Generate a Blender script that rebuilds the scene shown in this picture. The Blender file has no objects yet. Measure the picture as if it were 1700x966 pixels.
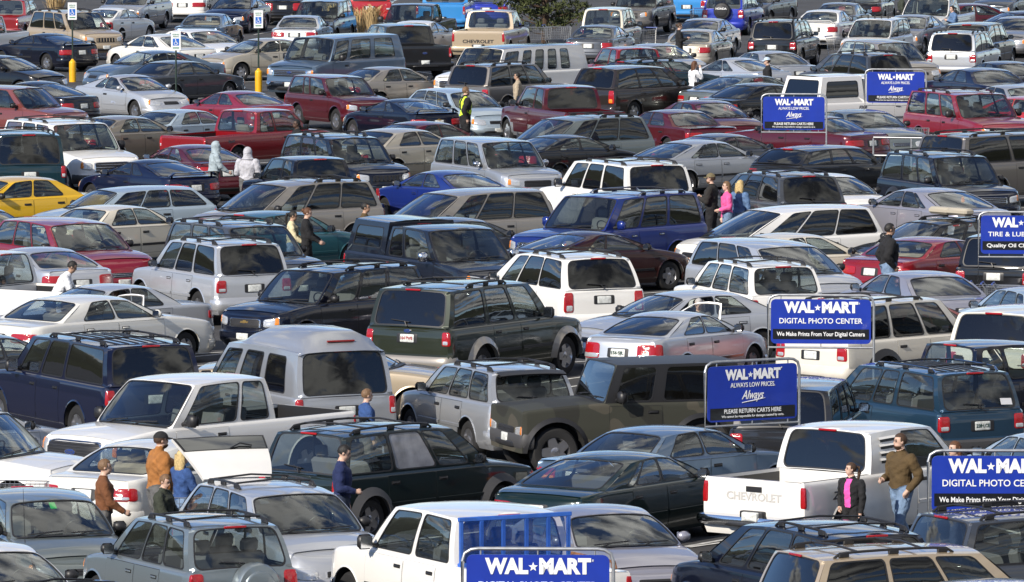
import bpy, bmesh, math, random
from mathutils import Vector, Matrix
R = math.radians
sc = bpy.context.scene
COL = sc.collection
random.seed(7)

# ------------------------------------------------------------------ camera, sky, sun, exposure
CAM_H, FPX = 13.0, 12500.0
PITCH = math.atan(973.0 / FPX)
cam_data = bpy.data.cameras.new('camera')
cam_data.sensor_width = 36.0
cam_data.lens = 36.0 * FPX / 1700.0
cam_data.clip_end = 3000.0
cam_data.clip_start = 1.0
camera = bpy.data.objects.new('camera', cam_data)
COL.objects.link(camera)
camera.location = (0, 0, CAM_H)
camera.rotation_euler = (R(90) - PITCH, 0, 0)
sc.camera = camera

SUN_EL, SUN_AZ = R(31), R(-141)          # azimuth clockwise from +Y (the way the camera looks)
world = bpy.data.worlds.new('World')
sc.world = world
world.use_nodes = True
nt = world.node_tree
nt.nodes.clear()
def N(tree, kind, **kw):
    n = tree.nodes.new(kind)
    for k, v in kw.items():
        if k.startswith('i_'):
            n.inputs[k[2:].replace('_', ' ')].default_value = v
        else:
            setattr(n, k, v)
    return n
w_out = N(nt, 'ShaderNodeOutputWorld')
w_bg = N(nt, 'ShaderNodeBackground')
w_bg.inputs['Strength'].default_value = 0.11
w_sky = N(nt, 'ShaderNodeTexSky', sky_type='NISHITA', sun_disc=False, sun_elevation=SUN_EL, sun_rotation=SUN_AZ % (2 * math.pi), altitude=1600.0, air_density=1.0, dust_density=0.6, ozone_density=1.6)
w_geo = N(nt, 'ShaderNodeTexCoord')
w_sep = N(nt, 'ShaderNodeSeparateXYZ')
nt.links.new(w_geo.outputs['Generated'], w_sep.inputs[0])
w_add = N(nt, 'ShaderNodeMath', operation='ADD'); w_add.inputs[1].default_value = 0.16
w_abs = N(nt, 'ShaderNodeMath', operation='ABSOLUTE')
nt.links.new(w_sep.outputs['Z'], w_abs.inputs[0]); nt.links.new(w_abs.outputs[0], w_add.inputs[0])
w_dx = N(nt, 'ShaderNodeMath', operation='DIVIDE'); w_dy = N(nt, 'ShaderNodeMath', operation='DIVIDE')
nt.links.new(w_sep.outputs['X'], w_dx.inputs[0]); nt.links.new(w_add.outputs[0], w_dx.inputs[1])
nt.links.new(w_sep.outputs['Y'], w_dy.inputs[0]); nt.links.new(w_add.outputs[0], w_dy.inputs[1])
w_cmb = N(nt, 'ShaderNodeCombineXYZ'); w_cmb.inputs[2].default_value = 3.7
nt.links.new(w_dx.outputs[0], w_cmb.inputs[0]); nt.links.new(w_dy.outputs[0], w_cmb.inputs[1])
w_n1 = N(nt, 'ShaderNodeTexNoise'); w_n1.inputs['Scale'].default_value = 2.5; w_n1.inputs['Detail'].default_value = 9.0; w_n1.inputs['Roughness'].default_value = 0.58; w_n1.inputs['Distortion'].default_value = 0.25
w_n2 = N(nt, 'ShaderNodeTexNoise'); w_n2.inputs['Scale'].default_value = 4.2; w_n2.inputs['Detail'].default_value = 5.0
nt.links.new(w_cmb.outputs[0], w_n1.inputs['Vector']); nt.links.new(w_cmb.outputs[0], w_n2.inputs['Vector'])
w_r1 = N(nt, 'ShaderNodeValToRGB'); w_r1.color_ramp.elements[0].position = 0.49; w_r1.color_ramp.elements[1].position = 0.56
w_r2 = N(nt, 'ShaderNodeValToRGB')
w_r2.color_ramp.elements[0].position = 0.36; w_r2.color_ramp.elements[0].color = (1.0, 1.1, 1.35, 1)
w_r2.color_ramp.elements[1].position = 0.62; w_r2.color_ramp.elements[1].color = (8.2, 7.9, 7.3, 1)
w_bi = N(nt, 'ShaderNodeMath', operation='MULTIPLY_ADD'); w_bi.inputs[1].default_value = 0.085
nt.links.new(w_sep.outputs['X'], w_bi.inputs[0]); nt.links.new(w_n1.outputs['Fac'], w_bi.inputs[2])
nt.links.new(w_bi.outputs[0], w_r1.inputs[0]); nt.links.new(w_n2.outputs['Fac'], w_r2.inputs[0])
w_mix = N(nt, 'ShaderNodeMix', data_type='RGBA')
nt.links.new(w_r1.outputs['Color'], w_mix.inputs[0])
w_tn = N(nt, 'ShaderNodeMix', data_type='RGBA', blend_type='MULTIPLY'); w_tn.inputs[0].default_value = 1.0; w_tn.inputs[7].default_value = (0.86, 1.0, 1.22, 1)
nt.links.new(w_sky.outputs['Color'], w_tn.inputs[6]); nt.links.new(w_tn.outputs[2], w_mix.inputs[6]); nt.links.new(w_r2.outputs['Color'], w_mix.inputs[7])
nt.links.new(w_mix.outputs[2], w_bg.inputs['Color']); nt.links.new(w_bg.outputs[0], w_out.inputs[0])

sun_data = bpy.data.lights.new('sun', 'SUN')
sun_data.energy = 4.7
sun_data.angle = R(0.6)
sun_data.color = (1.0, 0.91, 0.78)
sun = bpy.data.objects.new('sun', sun_data)
COL.objects.link(sun)
sdir = Vector((math.sin(SUN_AZ) * math.cos(SUN_EL), math.cos(SUN_AZ) * math.cos(SUN_EL), math.sin(SUN_EL)))
sun.rotation_euler = (-sdir).to_track_quat('-Z', 'Y').to_euler()
sc.view_settings.view_transform = 'Standard'
sc.view_settings.look = 'None'
sc.view_settings.exposure = 0.27
sc.view_settings.gamma = 1.0
sc.cycles.transparent_max_bounces = 14
sc.cycles.max_bounces = 7
sc.cycles.caustics_reflective = False
sc.cycles.caustics_refractive = False

def at_z(px, py, z):
    """the point on the level z that the photograph's pixel (px, py) looks at"""
    x, y = (px - 850.0) / FPX, (483.0 - py) / FPX
    d = Vector((x, math.cos(PITCH) + y * math.sin(PITCH), -math.sin(PITCH) + y * math.cos(PITCH)))
    t = (z - CAM_H) / d.z
    return Vector((d.x * t, d.y * t, z))
def bearing(px):
    return math.atan2(px - 850.0, FPX)

# ------------------------------------------------------------------ materials
MATS = {}
def mat(name, rgb, rough=0.5, metal=0.0, coat=0.0, spec=0.5, bump=0.0, bscale=40.0, vary=0.0, vscale=3.0, emit=0.0):
    if name in MATS:
        return MATS[name]
    m = bpy.data.materials.new(name)
    m.use_nodes = True
    t = m.node_tree
    b = t.nodes['Principled BSDF']
    b.inputs['Base Color'].default_value = (*rgb, 1)
    b.inputs['Roughness'].default_value = rough
    b.inputs['Metallic'].default_value = metal
    b.inputs['Specular IOR Level'].default_value = spec
    if coat:
        b.inputs['Coat Weight'].default_value = coat
        b.inputs['Coat Roughness'].default_value = 0.04
    if vary:
        tc = N(t, 'ShaderNodeTexCoord'); no = N(t, 'ShaderNodeTexNoise')
        no.inputs['Scale'].default_value = vscale; no.inputs['Detail'].default_value = 6
        t.links.new(tc.outputs['Object'], no.inputs['Vector'])
        mx = N(t, 'ShaderNodeMix', data_type='RGBA')
        mx.inputs[6].default_value = (*[c * (1 - vary) for c in rgb], 1)
        mx.inputs[7].default_value = (*[min(1, c * (1 + vary)) for c in rgb], 1)
        rp = N(t, 'ShaderNodeMapRange'); rp.inputs[1].default_value = 0.3; rp.inputs[2].default_value = 0.7
        t.links.new(no.outputs['Fac'], rp.inputs[0]); t.links.new(rp.outputs[0], mx.inputs[0])
        t.links.new(mx.outputs[2], b.inputs['Base Color'])
    if bump:
        tc = N(t, 'ShaderNodeTexCoord'); no = N(t, 'ShaderNodeTexNoise')
        no.inputs['Scale'].default_value = bscale; no.inputs['Detail'].default_value = 4
        t.links.new(tc.outputs['Object'], no.inputs['Vector'])
        bp = N(t, 'ShaderNodeBump'); bp.inputs['Strength'].default_value = bump; bp.inputs['Distance'].default_value = .05 if bscale < 12 else .01
        t.links.new(no.outputs['Fac'], bp.inputs['Height']); t.links.new(bp.outputs[0], b.inputs['Normal'])
    MATS[name] = m
    return m

def paint(name, rgb, metal=0.35, rough=0.32, dirt=0.25, coat=1.0):
    """car paint: flake base under a clear coat, with a film of road dust that thickens towards the sills"""
    k = 'paint_' + name
    if k in MATS:
        return MATS[k]
    m = bpy.data.materials.new(k)
    m.use_nodes = True
    t = m.node_tree
    b = t.nodes['Principled BSDF']
    b.inputs['Metallic'].default_value = metal
    b.inputs['Specular IOR Level'].default_value = 0.12 if max(rgb) < .12 else .4
    b.inputs['Coat Weight'].default_value = coat
    b.inputs['Coat Roughness'].default_value = 0.03
    tc = N(t, 'ShaderNodeTexCoord'); no = N(t, 'ShaderNodeTexNoise')
    no.inputs['Scale'].default_value = 2.2; no.inputs['Detail'].default_value = 8; no.inputs['Roughness'].default_value = 0.65
    oi = N(t, 'ShaderNodeObjectInfo')
    ad = N(t, 'ShaderNodeVectorMath', operation='ADD')
    t.links.new(tc.outputs['Object'], ad.inputs[0]); t.links.new(oi.outputs['Location'], ad.inputs[1])
    t.links.new(ad.outputs[0], no.inputs['Vector'])
    sp = N(t, 'ShaderNodeSeparateXYZ'); t.links.new(tc.outputs['Object'], sp.inputs[0])
    lo = N(t, 'ShaderNodeMapRange'); lo.inputs[1].default_value = 0.75; lo.inputs[2].default_value = 0.2; lo.inputs[3].default_value = 0.15; lo.inputs[4].default_value = 1.0
    t.links.new(sp.outputs['Z'], lo.inputs[0])
    ml = N(t, 'ShaderNodeMath', operation='MULTIPLY'); t.links.new(no.outputs['Fac'], ml.inputs[0]); t.links.new(lo.outputs[0], ml.inputs[1])
    m2 = N(t, 'ShaderNodeMath', operation='MULTIPLY'); m2.inputs[1].default_value = dirt * 2.0; m2.use_clamp = True
    t.links.new(ml.outputs[0], m2.inputs[0])
    mx = N(t, 'ShaderNodeMix', data_type='RGBA')
    mx.inputs[6].default_value = (*rgb, 1); mx.inputs[7].default_value = (0.20, 0.175, 0.14, 1) if max(rgb) > .12 else (.07, .065, .058, 1)
    t.links.new(m2.outputs[0], mx.inputs[0]); t.links.new(mx.outputs[2], b.inputs['Base Color'])
    ro = N(t, 'ShaderNodeMapRange'); ro.inputs[3].default_value = rough; ro.inputs[4].default_value = 0.75
    t.links.new(m2.outputs[0], ro.inputs[0]); t.links.new(ro.outputs[0], b.inputs['Roughness'])
    cr = N(t, 'ShaderNodeMapRange'); cr.inputs[1].default_value = 0.3; cr.inputs[2].default_value = 0.8; cr.inputs[3].default_value = 0.02; cr.inputs[4].default_value = 0.09
    t.links.new(no.outputs['Fac'], cr.inputs[0]); t.links.new(cr.outputs[0], b.inputs['Coat Roughness'])
    MATS[k] = m
    return m

def glass(name, tint, refl0=0.07, gain=1.0):
    k = 'glass_' + name
    if k in MATS:
        return MATS[k]
    m = bpy.data.materials.new(k)
    m.use_nodes = True
    t = m.node_tree
    t.nodes.clear()
    out = N(t, 'ShaderNodeOutputMaterial')
    tr = N(t, 'ShaderNodeBsdfTransparent'); tr.inputs[0].default_value = (*tint, 1)
    gl = N(t, 'ShaderNodeBsdfGlossy'); gl.inputs['Roughness'].default_value = 0.02
    gl.inputs[0].default_value = (0.93, 0.97, 1.0, 1)
    ge = N(t, 'ShaderNodeNewGeometry')
    dt = N(t, 'ShaderNodeVectorMath', operation='DOT_PRODUCT')
    t.links.new(ge.outputs['Normal'], dt.inputs[0]); t.links.new(ge.outputs['Incoming'], dt.inputs[1])
    ab = N(t, 'ShaderNodeMath', operation='ABSOLUTE'); t.links.new(dt.outputs['Value'], ab.inputs[0])
    om = N(t, 'ShaderNodeMath', operation='SUBTRACT'); om.inputs[0].default_value = 1.0; t.links.new(ab.outputs[0], om.inputs[1])
    pw = N(t, 'ShaderNodeMath', operation='POWER'); pw.inputs[1].default_value = 2.8; t.links.new(om.outputs[0], pw.inputs[0])
    ma = N(t, 'ShaderNodeMath', operation='MULTIPLY_ADD'); ma.inputs[1].default_value = gain * (1 - refl0); ma.inputs[2].default_value = refl0; ma.use_clamp = True
    t.links.new(pw.outputs[0], ma.inputs[0])
    # a film of dust catches some light
    df = N(t, 'ShaderNodeBsdfDiffuse'); df.inputs[0].default_value = (0.35, 0.33, 0.3, 1)
    m0 = N(t, 'ShaderNodeMixShader'); m0.inputs[0].default_value = 0.012
    t.links.new(tr.outputs[0], m0.inputs[1]); t.links.new(df.outputs[0], m0.inputs[2])
    ms = N(t, 'ShaderNodeMixShader')
    t.links.new(ma.outputs[0], ms.inputs[0]); t.links.new(m0.outputs[0], ms.inputs[1]); t.links.new(gl.outputs[0], ms.inputs[2])
    t.links.new(ms.outputs[0], out.inputs[0])
    MATS[k] = m
    return m

def lens_mat(name, rgb, inner):
    """lamp lens: clear cover over a ribbed reflector"""
    m = mat(name, rgb, rough=0.12, metal=inner, coat=1.0)
    t = m.node_tree
    b = t.nodes['Principled BSDF']
    tc = N(t, 'ShaderNodeTexCoord'); wv = N(t, 'ShaderNodeTexWave'); wv.inputs['Scale'].default_value = 26.0; wv.inputs['Distortion'].default_value = 1.5
    wv.bands_direction = 'DIAGONAL'
    t.links.new(tc.outputs['Object'], wv.inputs['Vector'])
    bp = N(t, 'ShaderNodeBump'); bp.inputs['Strength'].default_value = 0.15; bp.inputs['Distance'].default_value = 0.05
    t.links.new(wv.outputs['Fac'], bp.inputs['Height']); t.links.new(bp.outputs[0], b.inputs['Normal'])
    mx = N(t, 'ShaderNodeMix', data_type='RGBA')
    mx.inputs[6].default_value = (*[c * 0.82 for c in rgb], 1); mx.inputs[7].default_value = (*rgb, 1)
    t.links.new(wv.outputs['Fac'], mx.inputs[0]); t.links.new(mx.outputs[2], b.inputs['Base Color'])
    return m

BLACK = mat('black_plastic', (0.018, 0.018, 0.020), rough=0.45)
SEAL = mat('seal_and_doorway_black', (0.010, 0.010, 0.011), rough=0.55)
DARKGREY = mat('grey_plastic', (0.055, 0.055, 0.058), rough=0.6)
UNDER = mat('underbody', (0.012, 0.012, 0.012), rough=0.9)
CHROME = mat('chrome', (0.72, 0.73, 0.75), rough=0.12, metal=1.0)
STEEL = mat('galvanised_steel', (0.46, 0.47, 0.48), rough=0.42, metal=0.8, vary=0.15, vscale=9.0)
RIM = mat('alloy_rim', (0.50, 0.50, 0.52), rough=0.28, metal=0.9)
TYRE = mat('tyre_rubber', (0.016, 0.016, 0.017), rough=0.85, bump=0.3)
CLOTHG = mat('grey_upholstery', (0.17, 0.17, 0.18), rough=0.9)
CLOTHT = mat('tan_upholstery', (0.36, 0.30, 0.23), rough=0.9)
CABIN = mat('cabin_trim', (0.050, 0.050, 0.053), rough=0.8)
RED = lens_mat('red_lens', (0.40, 0.006, 0.009), 0.0)
AMBER = lens_mat('amber_lens', (0.85, 0.26, 0.02), 0.0)
CLEAR = lens_mat('clear_lens', (0.75, 0.77, 0.78), 0.55)
PLATEM = mat('plate_white', (0.62, 0.64, 0.62), rough=0.5, vary=0.25, vscale=18.0)
PLATEINK = mat('plate_green', (0.03, 0.07, 0.05), rough=0.6)
BADGE = mat('badge_blue', (0.02, 0.05, 0.22), rough=0.3, coat=1.0)
GOLD = mat('gold_badge', (0.65, 0.42, 0.12), rough=0.3, metal=0.8)
DECAL = mat('decal_grey', (0.10, 0.10, 0.11), rough=0.5)
WHITEM = mat('white_paint', (0.80, 0.80, 0.80), rough=0.45)
GL_CLEAR = glass('clear', (0.70, 0.76, 0.74), 0.06)
GL_SHIELD = glass('windshield', (0.66, 0.73, 0.71), 0.065)
GL_TINT = glass('tinted', (0.20, 0.22, 0.22), 0.08)
GL_VIOLET = glass('violet', (.20, .19, .36), .10)
GL_DARK = glass('privacy', (0.045, 0.047, 0.05), 0.06)

# ------------------------------------------------------------------ mesh building
class MB:
    """collects faces of one mesh; t is the index of its material in the list handed to mesh()"""
    def __init__(s):
        s.v = []; s.f = []; s.m = []
    def grid(s, rows, t=0, close=False):
        n = len(rows[0]); b = len(s.v)
        for r in rows:
            s.v.extend(tuple(p) for p in r)
        for i in range(len(rows) - 1):
            for j in range(n if close else n - 1):
                k = (j + 1) % n
                s.f.append((b + i * n + j, b + (i + 1) * n + j, b + (i + 1) * n + k, b + i * n + k)); s.m.append(t)
    def poly(s, pts, t=0):
        b = len(s.v); s.v.extend(tuple(p) for p in pts)
        s.f.append(tuple(range(b, b + len(pts)))); s.m.append(t)
    def fan(s, loop, c, t=0):
        b = len(s.v); n = len(loop)
        s.v.extend(tuple(p) for p in loop); s.v.append(tuple(c))
        for j in range(n):
            s.f.append((b + j, b + (j + 1) % n, b + n)); s.m.append(t)
    def box(s, c, d, t=0, rz=0.0, bev=0.0, ry=0.0, taper=1.0):
        """a box of size d about c, its long edges chamfered by bev; taper scales the top"""
        hx, hy, hz = d[0] / 2, d[1] / 2, d[2] / 2
        bv = min(bev, hx * .9, hy * .9, hz * .9)
        M = Matrix.Rotation(rz, 3, 'Z') @ Matrix.Rotation(ry, 3, 'Y')
        c = Vector(c)
        def ring(z, ins, k):
            x, y, q = (hx - ins) * k, (hy - ins) * k, bv
            if bv <= 0:
                p = [(-x, -y), (x, -y), (x, y), (-x, y)]
            else:
                p = [(-x + q, -y), (x - q, -y), (x, -y + q), (x, y - q), (x - q, y), (-x + q, y), (-x, y - q), (-x, -y + q)]
            return [c + M @ Vector((a, b, z)) for a, b in p]
        if bv > 0:
            rs = [ring(-hz, bv * .8, 1), ring(-hz + bv, 0, 1), ring(hz - bv, 0, taper), ring(hz, bv * .8, taper)]
        else:
            rs = [ring(-hz, 0, 1), ring(hz, 0, taper)]
        s.grid(rs, t, close=True)
        s.poly(rs[0][::-1], t); s.poly(rs[-1], t)
    def tube(s, pts, r, t=0, n=8, cap=True):
        """a tube along pts; r a number or one per point"""
        pts = [Vector(p) for p in pts]
        rr = r if isinstance(r, (list, tuple)) else [r] * len(pts)
        up = Vector((0, 0, 1)); rows = []
        for i, p in enumerate(pts):
            d = (pts[min(i + 1, len(pts) - 1)] - pts[max(i - 1, 0)]).normalized()
            a = d.cross(up)
            if a.length < 1e-3:
                a = d.cross(Vector((1, 0, 0)))
            a.normalize(); b = d.cross(a).normalized()
            rows.append([p + (a * math.cos(k * 2 * math.pi / n) + b * math.sin(k * 2 * math.pi / n)) * rr[i] for k in range(n)])
        s.grid(rows, t, close=True)
        if cap:
            s.poly(rows[0][::-1], t); s.poly(rows[-1], t)
    def lathe(s, prof, c=(0, 0, 0), axis='Y', n=24, t=0):
        """prof: (radius, offset along the axis)"""
        c = Vector(c); rows = []
        for r, h in prof:
            row = []
            for k in range(n):
                a = 2 * math.pi * k / n; x, z = r * math.cos(a), r * math.sin(a)
                row.append(c + (Vector((x, h, z)) if axis == 'Y' else Vector((h, x, z)) if axis == 'X' else Vector((x, z, h))))
            rows.append(row)
        s.grid(rows, t, close=True)
    def mesh(s, name, mats, ang=38.0, merge=0.0006, smooth=True):
        me = bpy.data.meshes.new(name)
        me.from_pydata(s.v, [], s.f)
        for m in mats:
            me.materials.append(m)
        me.polygons.foreach_set('material_index', s.m)
        if merge:
            bm = bmesh.new(); bm.from_mesh(me)
            bmesh.ops.remove_doubles(bm, verts=bm.verts, dist=merge)
            bmesh.ops.dissolve_degenerate(bm, edges=bm.edges, dist=1e-5)
            bmesh.ops.recalc_face_normals(bm, faces=bm.faces)
            bm.to_mesh(me); bm.free()
        if smooth:
            me.polygons.foreach_set('use_smooth', [True] * len(me.polygons))
            me.set_sharp_from_angle(angle=R(ang))
        me.update()
        return me

def link(name, data, parent=None):
    o = bpy.data.objects.new(name, data)
    COL.objects.link(o)
    if parent is not None:
        o.parent = parent
    return o
def tag(o, label=None, cat=None, group=None, kind=None):
    if label: o['label'] = label
    if cat: o['category'] = cat
    if group: o['group'] = group
    if kind: o['kind'] = kind
    return o
def text_mesh(s, size, mats, bold=0.0, shear=0.0, align='CENTER', depth=0.002, sx=1.0, spacing=1.0, rot=(90, 0, 90), res=3):
    """lettering as a flat solid mesh in the local YZ plane, facing +X (rot turns it)"""
    cu = bpy.data.curves.new('lettering', 'FONT')
    cu.body = s; cu.size = size; cu.align_x = align; cu.align_y = 'CENTER'
    cu.extrude = depth; cu.offset = bold; cu.shear = shear; cu.space_character = spacing; cu.resolution_u = res
    o = bpy.data.objects.new('lettering', cu); COL.objects.link(o)
    dg = bpy.context.evaluated_depsgraph_get()
    me = bpy.data.meshes.new_from_object(o.evaluated_get(dg))
    bpy.data.objects.remove(o); bpy.data.curves.remove(cu)
    me.transform(Matrix.Scale(sx, 4, (1, 0, 0)))
    me.transform(Matrix.Rotation(R(rot[2]), 4, 'Z') @ Matrix.Rotation(R(rot[0]), 4, 'X'))
    me.materials.clear()
    for m in mats:
        me.materials.append(m)
    return me
# ------------------------------------------------------------------ the ground
m_as = mat('asphalt', (.050, .050, .052), rough=.9, vary=.35, vscale=.7, bump=.25, bscale=30)
g = MB(); g.poly([(-900, -300, 0), (900, -300, 0), (900, 2600, 0), (-900, 2600, 0)], 0)
tag(link('asphalt_ground', g.mesh('asphalt_ground', [m_as], smooth=False)), kind='structure')

# unseen hill ring added to darken low reflections in the cars, open ahead
m_refl_hill = mat('reflection_hill_dark', (.050, .055, .034), rough=1.0, vary=.5, vscale=.03)
h = MB(); rnd_h = random.Random(3); rows = []
for ring, (r_, k_) in enumerate(((330, 0), (352, .62), (380, .9), (430, 1.0), (520, .75), (650, 0))):
    row = []
    for q in range(97):
        a = math.radians(24 + (336 - 24) * q / 96)           # clockwise from the way the camera looks
        e = min(1, q / 8, (96 - q) / 8)
        hh = (26 + 12 * math.sin(a * 5.0) + 7 * math.sin(a * 13 + 1) + rnd_h.uniform(-4, 4)) * k_ * e
        row.append((math.sin(a) * r_, 160 + math.cos(a) * r_, hh - .3))
    rows.append(row)
h.grid(rows, 0)
tag(link('reflection_hills', h.mesh('reflection_hills', [m_refl_hill])), kind='structure')
# painted bay lines between the rows
LINES = mat('line_white', (.55, .55, .53), rough=.8, vary=.35, vscale=4)
# ------------------------------------------------------------------ vehicles
def lerp(a, b, t): return a + (b - a) * t
def interp(tab, x):
    if x <= tab[0][0]: return tab[0][1]
    for (a, p), (b, q) in zip(tab, tab[1:]):
        if x <= b:
            t = (x - a) / (b - a) if b > a else 0
            t = t * t * (3 - 2 * t)
            return p + (q - p) * t
    return tab[-1][1]

F_CAR = [(0, .10), (.12, .03), (.2, 0), (.45, 0), (.56, .03), (.8, .09), (.92, .15), (1, .26)]
F_TRK = [(0, .08), (.12, .01), (.2, 0), (.42, 0), (.48, .04), (.85, .06), (.93, .10), (1, .20)]
R_CAR = [(0, .12), (.12, .04), (.2, 0), (.45, 0), (.54, .035), (.86, .07), (.94, .10), (1, .17)]
R_SUV = [(0, .10), (.1, .02), (.18, 0), (.40, 0), (.46, .07), (.8, .08), (1, .10)]
R_BED = [(0, .08), (.1, .05), (.3, .05), (.5, .05), (.9, .05), (1, .06)]
S_ALL = [(0, .07), (.12, .02), (.3, .004), (.5, 0), (.68, .008), (.84, .022), (.93, .036), (.97, .05), (1, .085)]
S_BOX = [(0, .05), (.12, .02), (.3, .004), (.5, 0), (.52, .002), (.7, .01), (.93, .02), (.98, .03), (1, .06)]

BASE = dict(L=4.75, W=1.80, H=1.43, gc=.19, fo=.92, wb=2.72, R=.325, nose=.70, cowl=(1.28, .96), wt=2.08, rt=3.28, rb=(4.02, 1.0), deck=.96,
            tum=.24, crown=.055, nf=3.2, af=.75, nr=3.6, ar=.55, fp=F_CAR, rp=R_CAR, sp=S_ALL, b0=.20, bt=.10, rbow=.14, rtb=.05, bul=.02, arc=(.055, .05),
            wins=[(.11, .465, 'c'), (.505, .80, 'c')], doors=[(1.32, 2.50), (2.53, 3.45)], vt=.93, vb=.07, gl='car', arch=.05,
            hl=((.42, .80), (.50, .66)), tl=((.50, .86), (.66, .86)), grille=(.30, .53, .63), kind='sedan', hoodc=.06, seat=1.05, rear=True, wpr=.13)
def sp(base, **k):
    d = dict(BASE if base is None else SPECS[base]); d.update(k); return d
SPECS = {}
SPECS['sedan'] = sp(None)
SPECS['sedan_sleek'] = sp(None, L=4.68, W=1.74, H=1.40, wt=2.10, rt=3.15, rb=(4.05, 1.03), deck=1.0, nose=.68, tl=((.42, .86), (.62, .92)), fo=.90, wb=2.62)
SPECS['sedan_oval'] = sp(None, L=4.95, W=1.85, H=1.41, wt=2.05, rt=3.20, rb=(4.22, .97), deck=.90, nose=.66, wins=[(.10, .42, 'c'), (.45, .70, 'c'), (.72, .79, 'c')], doors=[(1.34, 2.52), (2.55, 3.5)], wb=2.75, fo=.98, tl=((.46, .84), (.62, .80)))
SPECS['sedan_big'] = sp(None, L=5.30, W=1.96, H=1.44, fo=1.02, wb=2.92, nose=.76, cowl=(1.58, .98), wt=2.34, rt=3.66, rb=(4.32, 1.01), deck=.95, doors=[(1.62, 2.84), (2.87, 3.8)], wins=[(.09, .44, 'c'), (.485, .80, 'c')], tl=((.40, .92), (.66, .84)), af=.6, nf=4)
SPECS['sedan_box'] = sp(None, L=4.80, W=1.76, H=1.39, fo=.90, wb=2.68, nose=.74, cowl=(1.36, .94), wt=2.00, rt=3.25, rb=(3.84, .97), deck=.95, af=.35, nf=5, ar=.3, nr=5, sp=S_BOX, tum=.22, wins=[(.09, .45, 'c'), (.49, .82, 'c')], doors=[(1.38, 2.48), (2.51, 3.40)], tl=((.38, .86), (.66, .84)), fp=F_TRK, crown=.04)
SPECS['coupe'] = sp(None, L=4.58, W=1.75, H=1.32, cowl=(1.34, .92), wt=2.18, rt=2.92, rb=(4.0, .98), deck=.96, nose=.64, wins=[(.10, .50, 'c'), (.54, .72, 'c')], doors=[(1.38, 2.72)], tl=((.44, .84), (.62, .80)), wb=2.62, fo=.92)
SPECS['wagon'] = sp(None, L=4.72, W=1.73, H=1.47, rt=4.12, rb=(4.56, 1.0), deck=.98, cowl=(1.30, .96), wt=2.02, wins=[(.09, .345, 'c'), (.375, .62, 'c'), (.65, .94, 'c')], doors=[(1.34, 2.42), (2.45, 3.36)], nr=6, ar=.28, rp=R_SUV, rbow=.05, rtb=.05, tl=((.58, .84), (.58, .92)), tum=.22, kind='wagon', wb=2.65)
SPECS['hatch'] = sp('wagon', L=4.25, rt=3.55, rb=(4.06, 1.0), wb=2.58, wins=[(.10, .40, 'c'), (.43, .72, 'c'), (.75, .90, 'c')])
SPECS['suv'] = sp('wagon', L=4.72, W=1.84, H=1.76, gc=.28, R=.365, fo=.86, wb=2.80, nose=.92, cowl=(1.30, 1.08), wt=1.94, rt=4.32, rb=(4.58, 1.08), deck=1.06, tum=.17, fp=F_TRK, b0=.15, arc=(.04, .03), crown=.035,
                  wins=[(.08, .315, 'c'), (.35, .60, 'p'), (.64, .955, 'p')], doors=[(1.34, 2.40), (2.43, 3.36)], gl='suv', arch=.07, hl=((.50, .80), (.68, .84)), tl=((.66, .88), (.74, 1.0)), grille=(.42, .66, .84), kind='suv', hoodc=.05, seat=1.05, vt=.92, vb=.06)
SPECS['suv_compact'] = sp('suv', L=4.42, W=1.75, H=1.68, rt=4.02, rb=(4.28, 1.04), cowl=(1.20, 1.02), wt=1.90, nose=.84, wb=2.52, fo=.84, gl='car', wins=[(.09, .36, 'c'), (.39, .65, 'c'), (.68, .94, 'c')], doors=[(1.26, 2.22), (2.25, 3.1)], gc=.24, R=.34, tl=((.62, .84), (.70, 1.02)))
SPECS['suv_short'] = sp('suv', L=4.45, W=1.72, H=1.64, rt=4.0, rb=(4.30, 1.06), deck=1.04, wb=2.55, doors=[(1.34, 2.62)], wins=[(.09, .43, 'c'), (.47, .60, 'c'), (.63, .95, 'p')])
SPECS['suv_big'] = sp('suv', L=5.18, W=2.0, H=1.92, gc=.30, R=.39, fo=.95, wb=3.0, nose=1.0, cowl=(1.45, 1.18), wt=2.08, rt=4.82, rb=(5.04, 1.18), deck=1.14, doors=[(1.50, 2.58), (2.61, 3.55)], tl=((.80, .97), (.86, 1.12)), grille=(.54, .68, .95), hl=((.60, .88), (.74, .93)), tum=.17)
SPECS['suv_long'] = sp('suv_big', L=5.56, rt=5.22, rb=(5.42, 1.18), wb=3.30, wins=[(.07, .275, 'c'), (.305, .525, 'p'), (.56, .955, 'p')])
SPECS['minivan'] = sp('wagon', L=4.92, W=1.92, H=1.74, gc=.20, fo=.95, wb=2.92, R=.335, nose=.82, cowl=(1.16, 1.04), wt=2.10, rt=4.48, rb=(4.78, 1.06), deck=1.02, tum=.20, b0=.26, wins=[(.13, .325, 'c'), (.355, .63, 'p'), (.655, .955, 'p')], doors=[(1.30, 2.45), (2.48, 3.55)],
                      gl='suv', tl=((.70, .90), (.62, 1.02)), kind='minivan', arc=(.07, .04), crown=.045, hoodc=.07, seat=1.35, grille=(.34, .62, .74), hl=((.46, .82), (.62, .76)), wpr=.2)
SPECS['minivan_box'] = sp('minivan', L=4.55, H=1.68, W=1.83, wt=1.92, cowl=(1.18, 1.02), rt=4.18, rb=(4.40, 1.04), wb=2.85, fp=F_TRK, af=.35, nf=5, tum=.15, nose=.85, sp=S_BOX, tl=((.74, .86), (.72, 1.0)))
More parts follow.
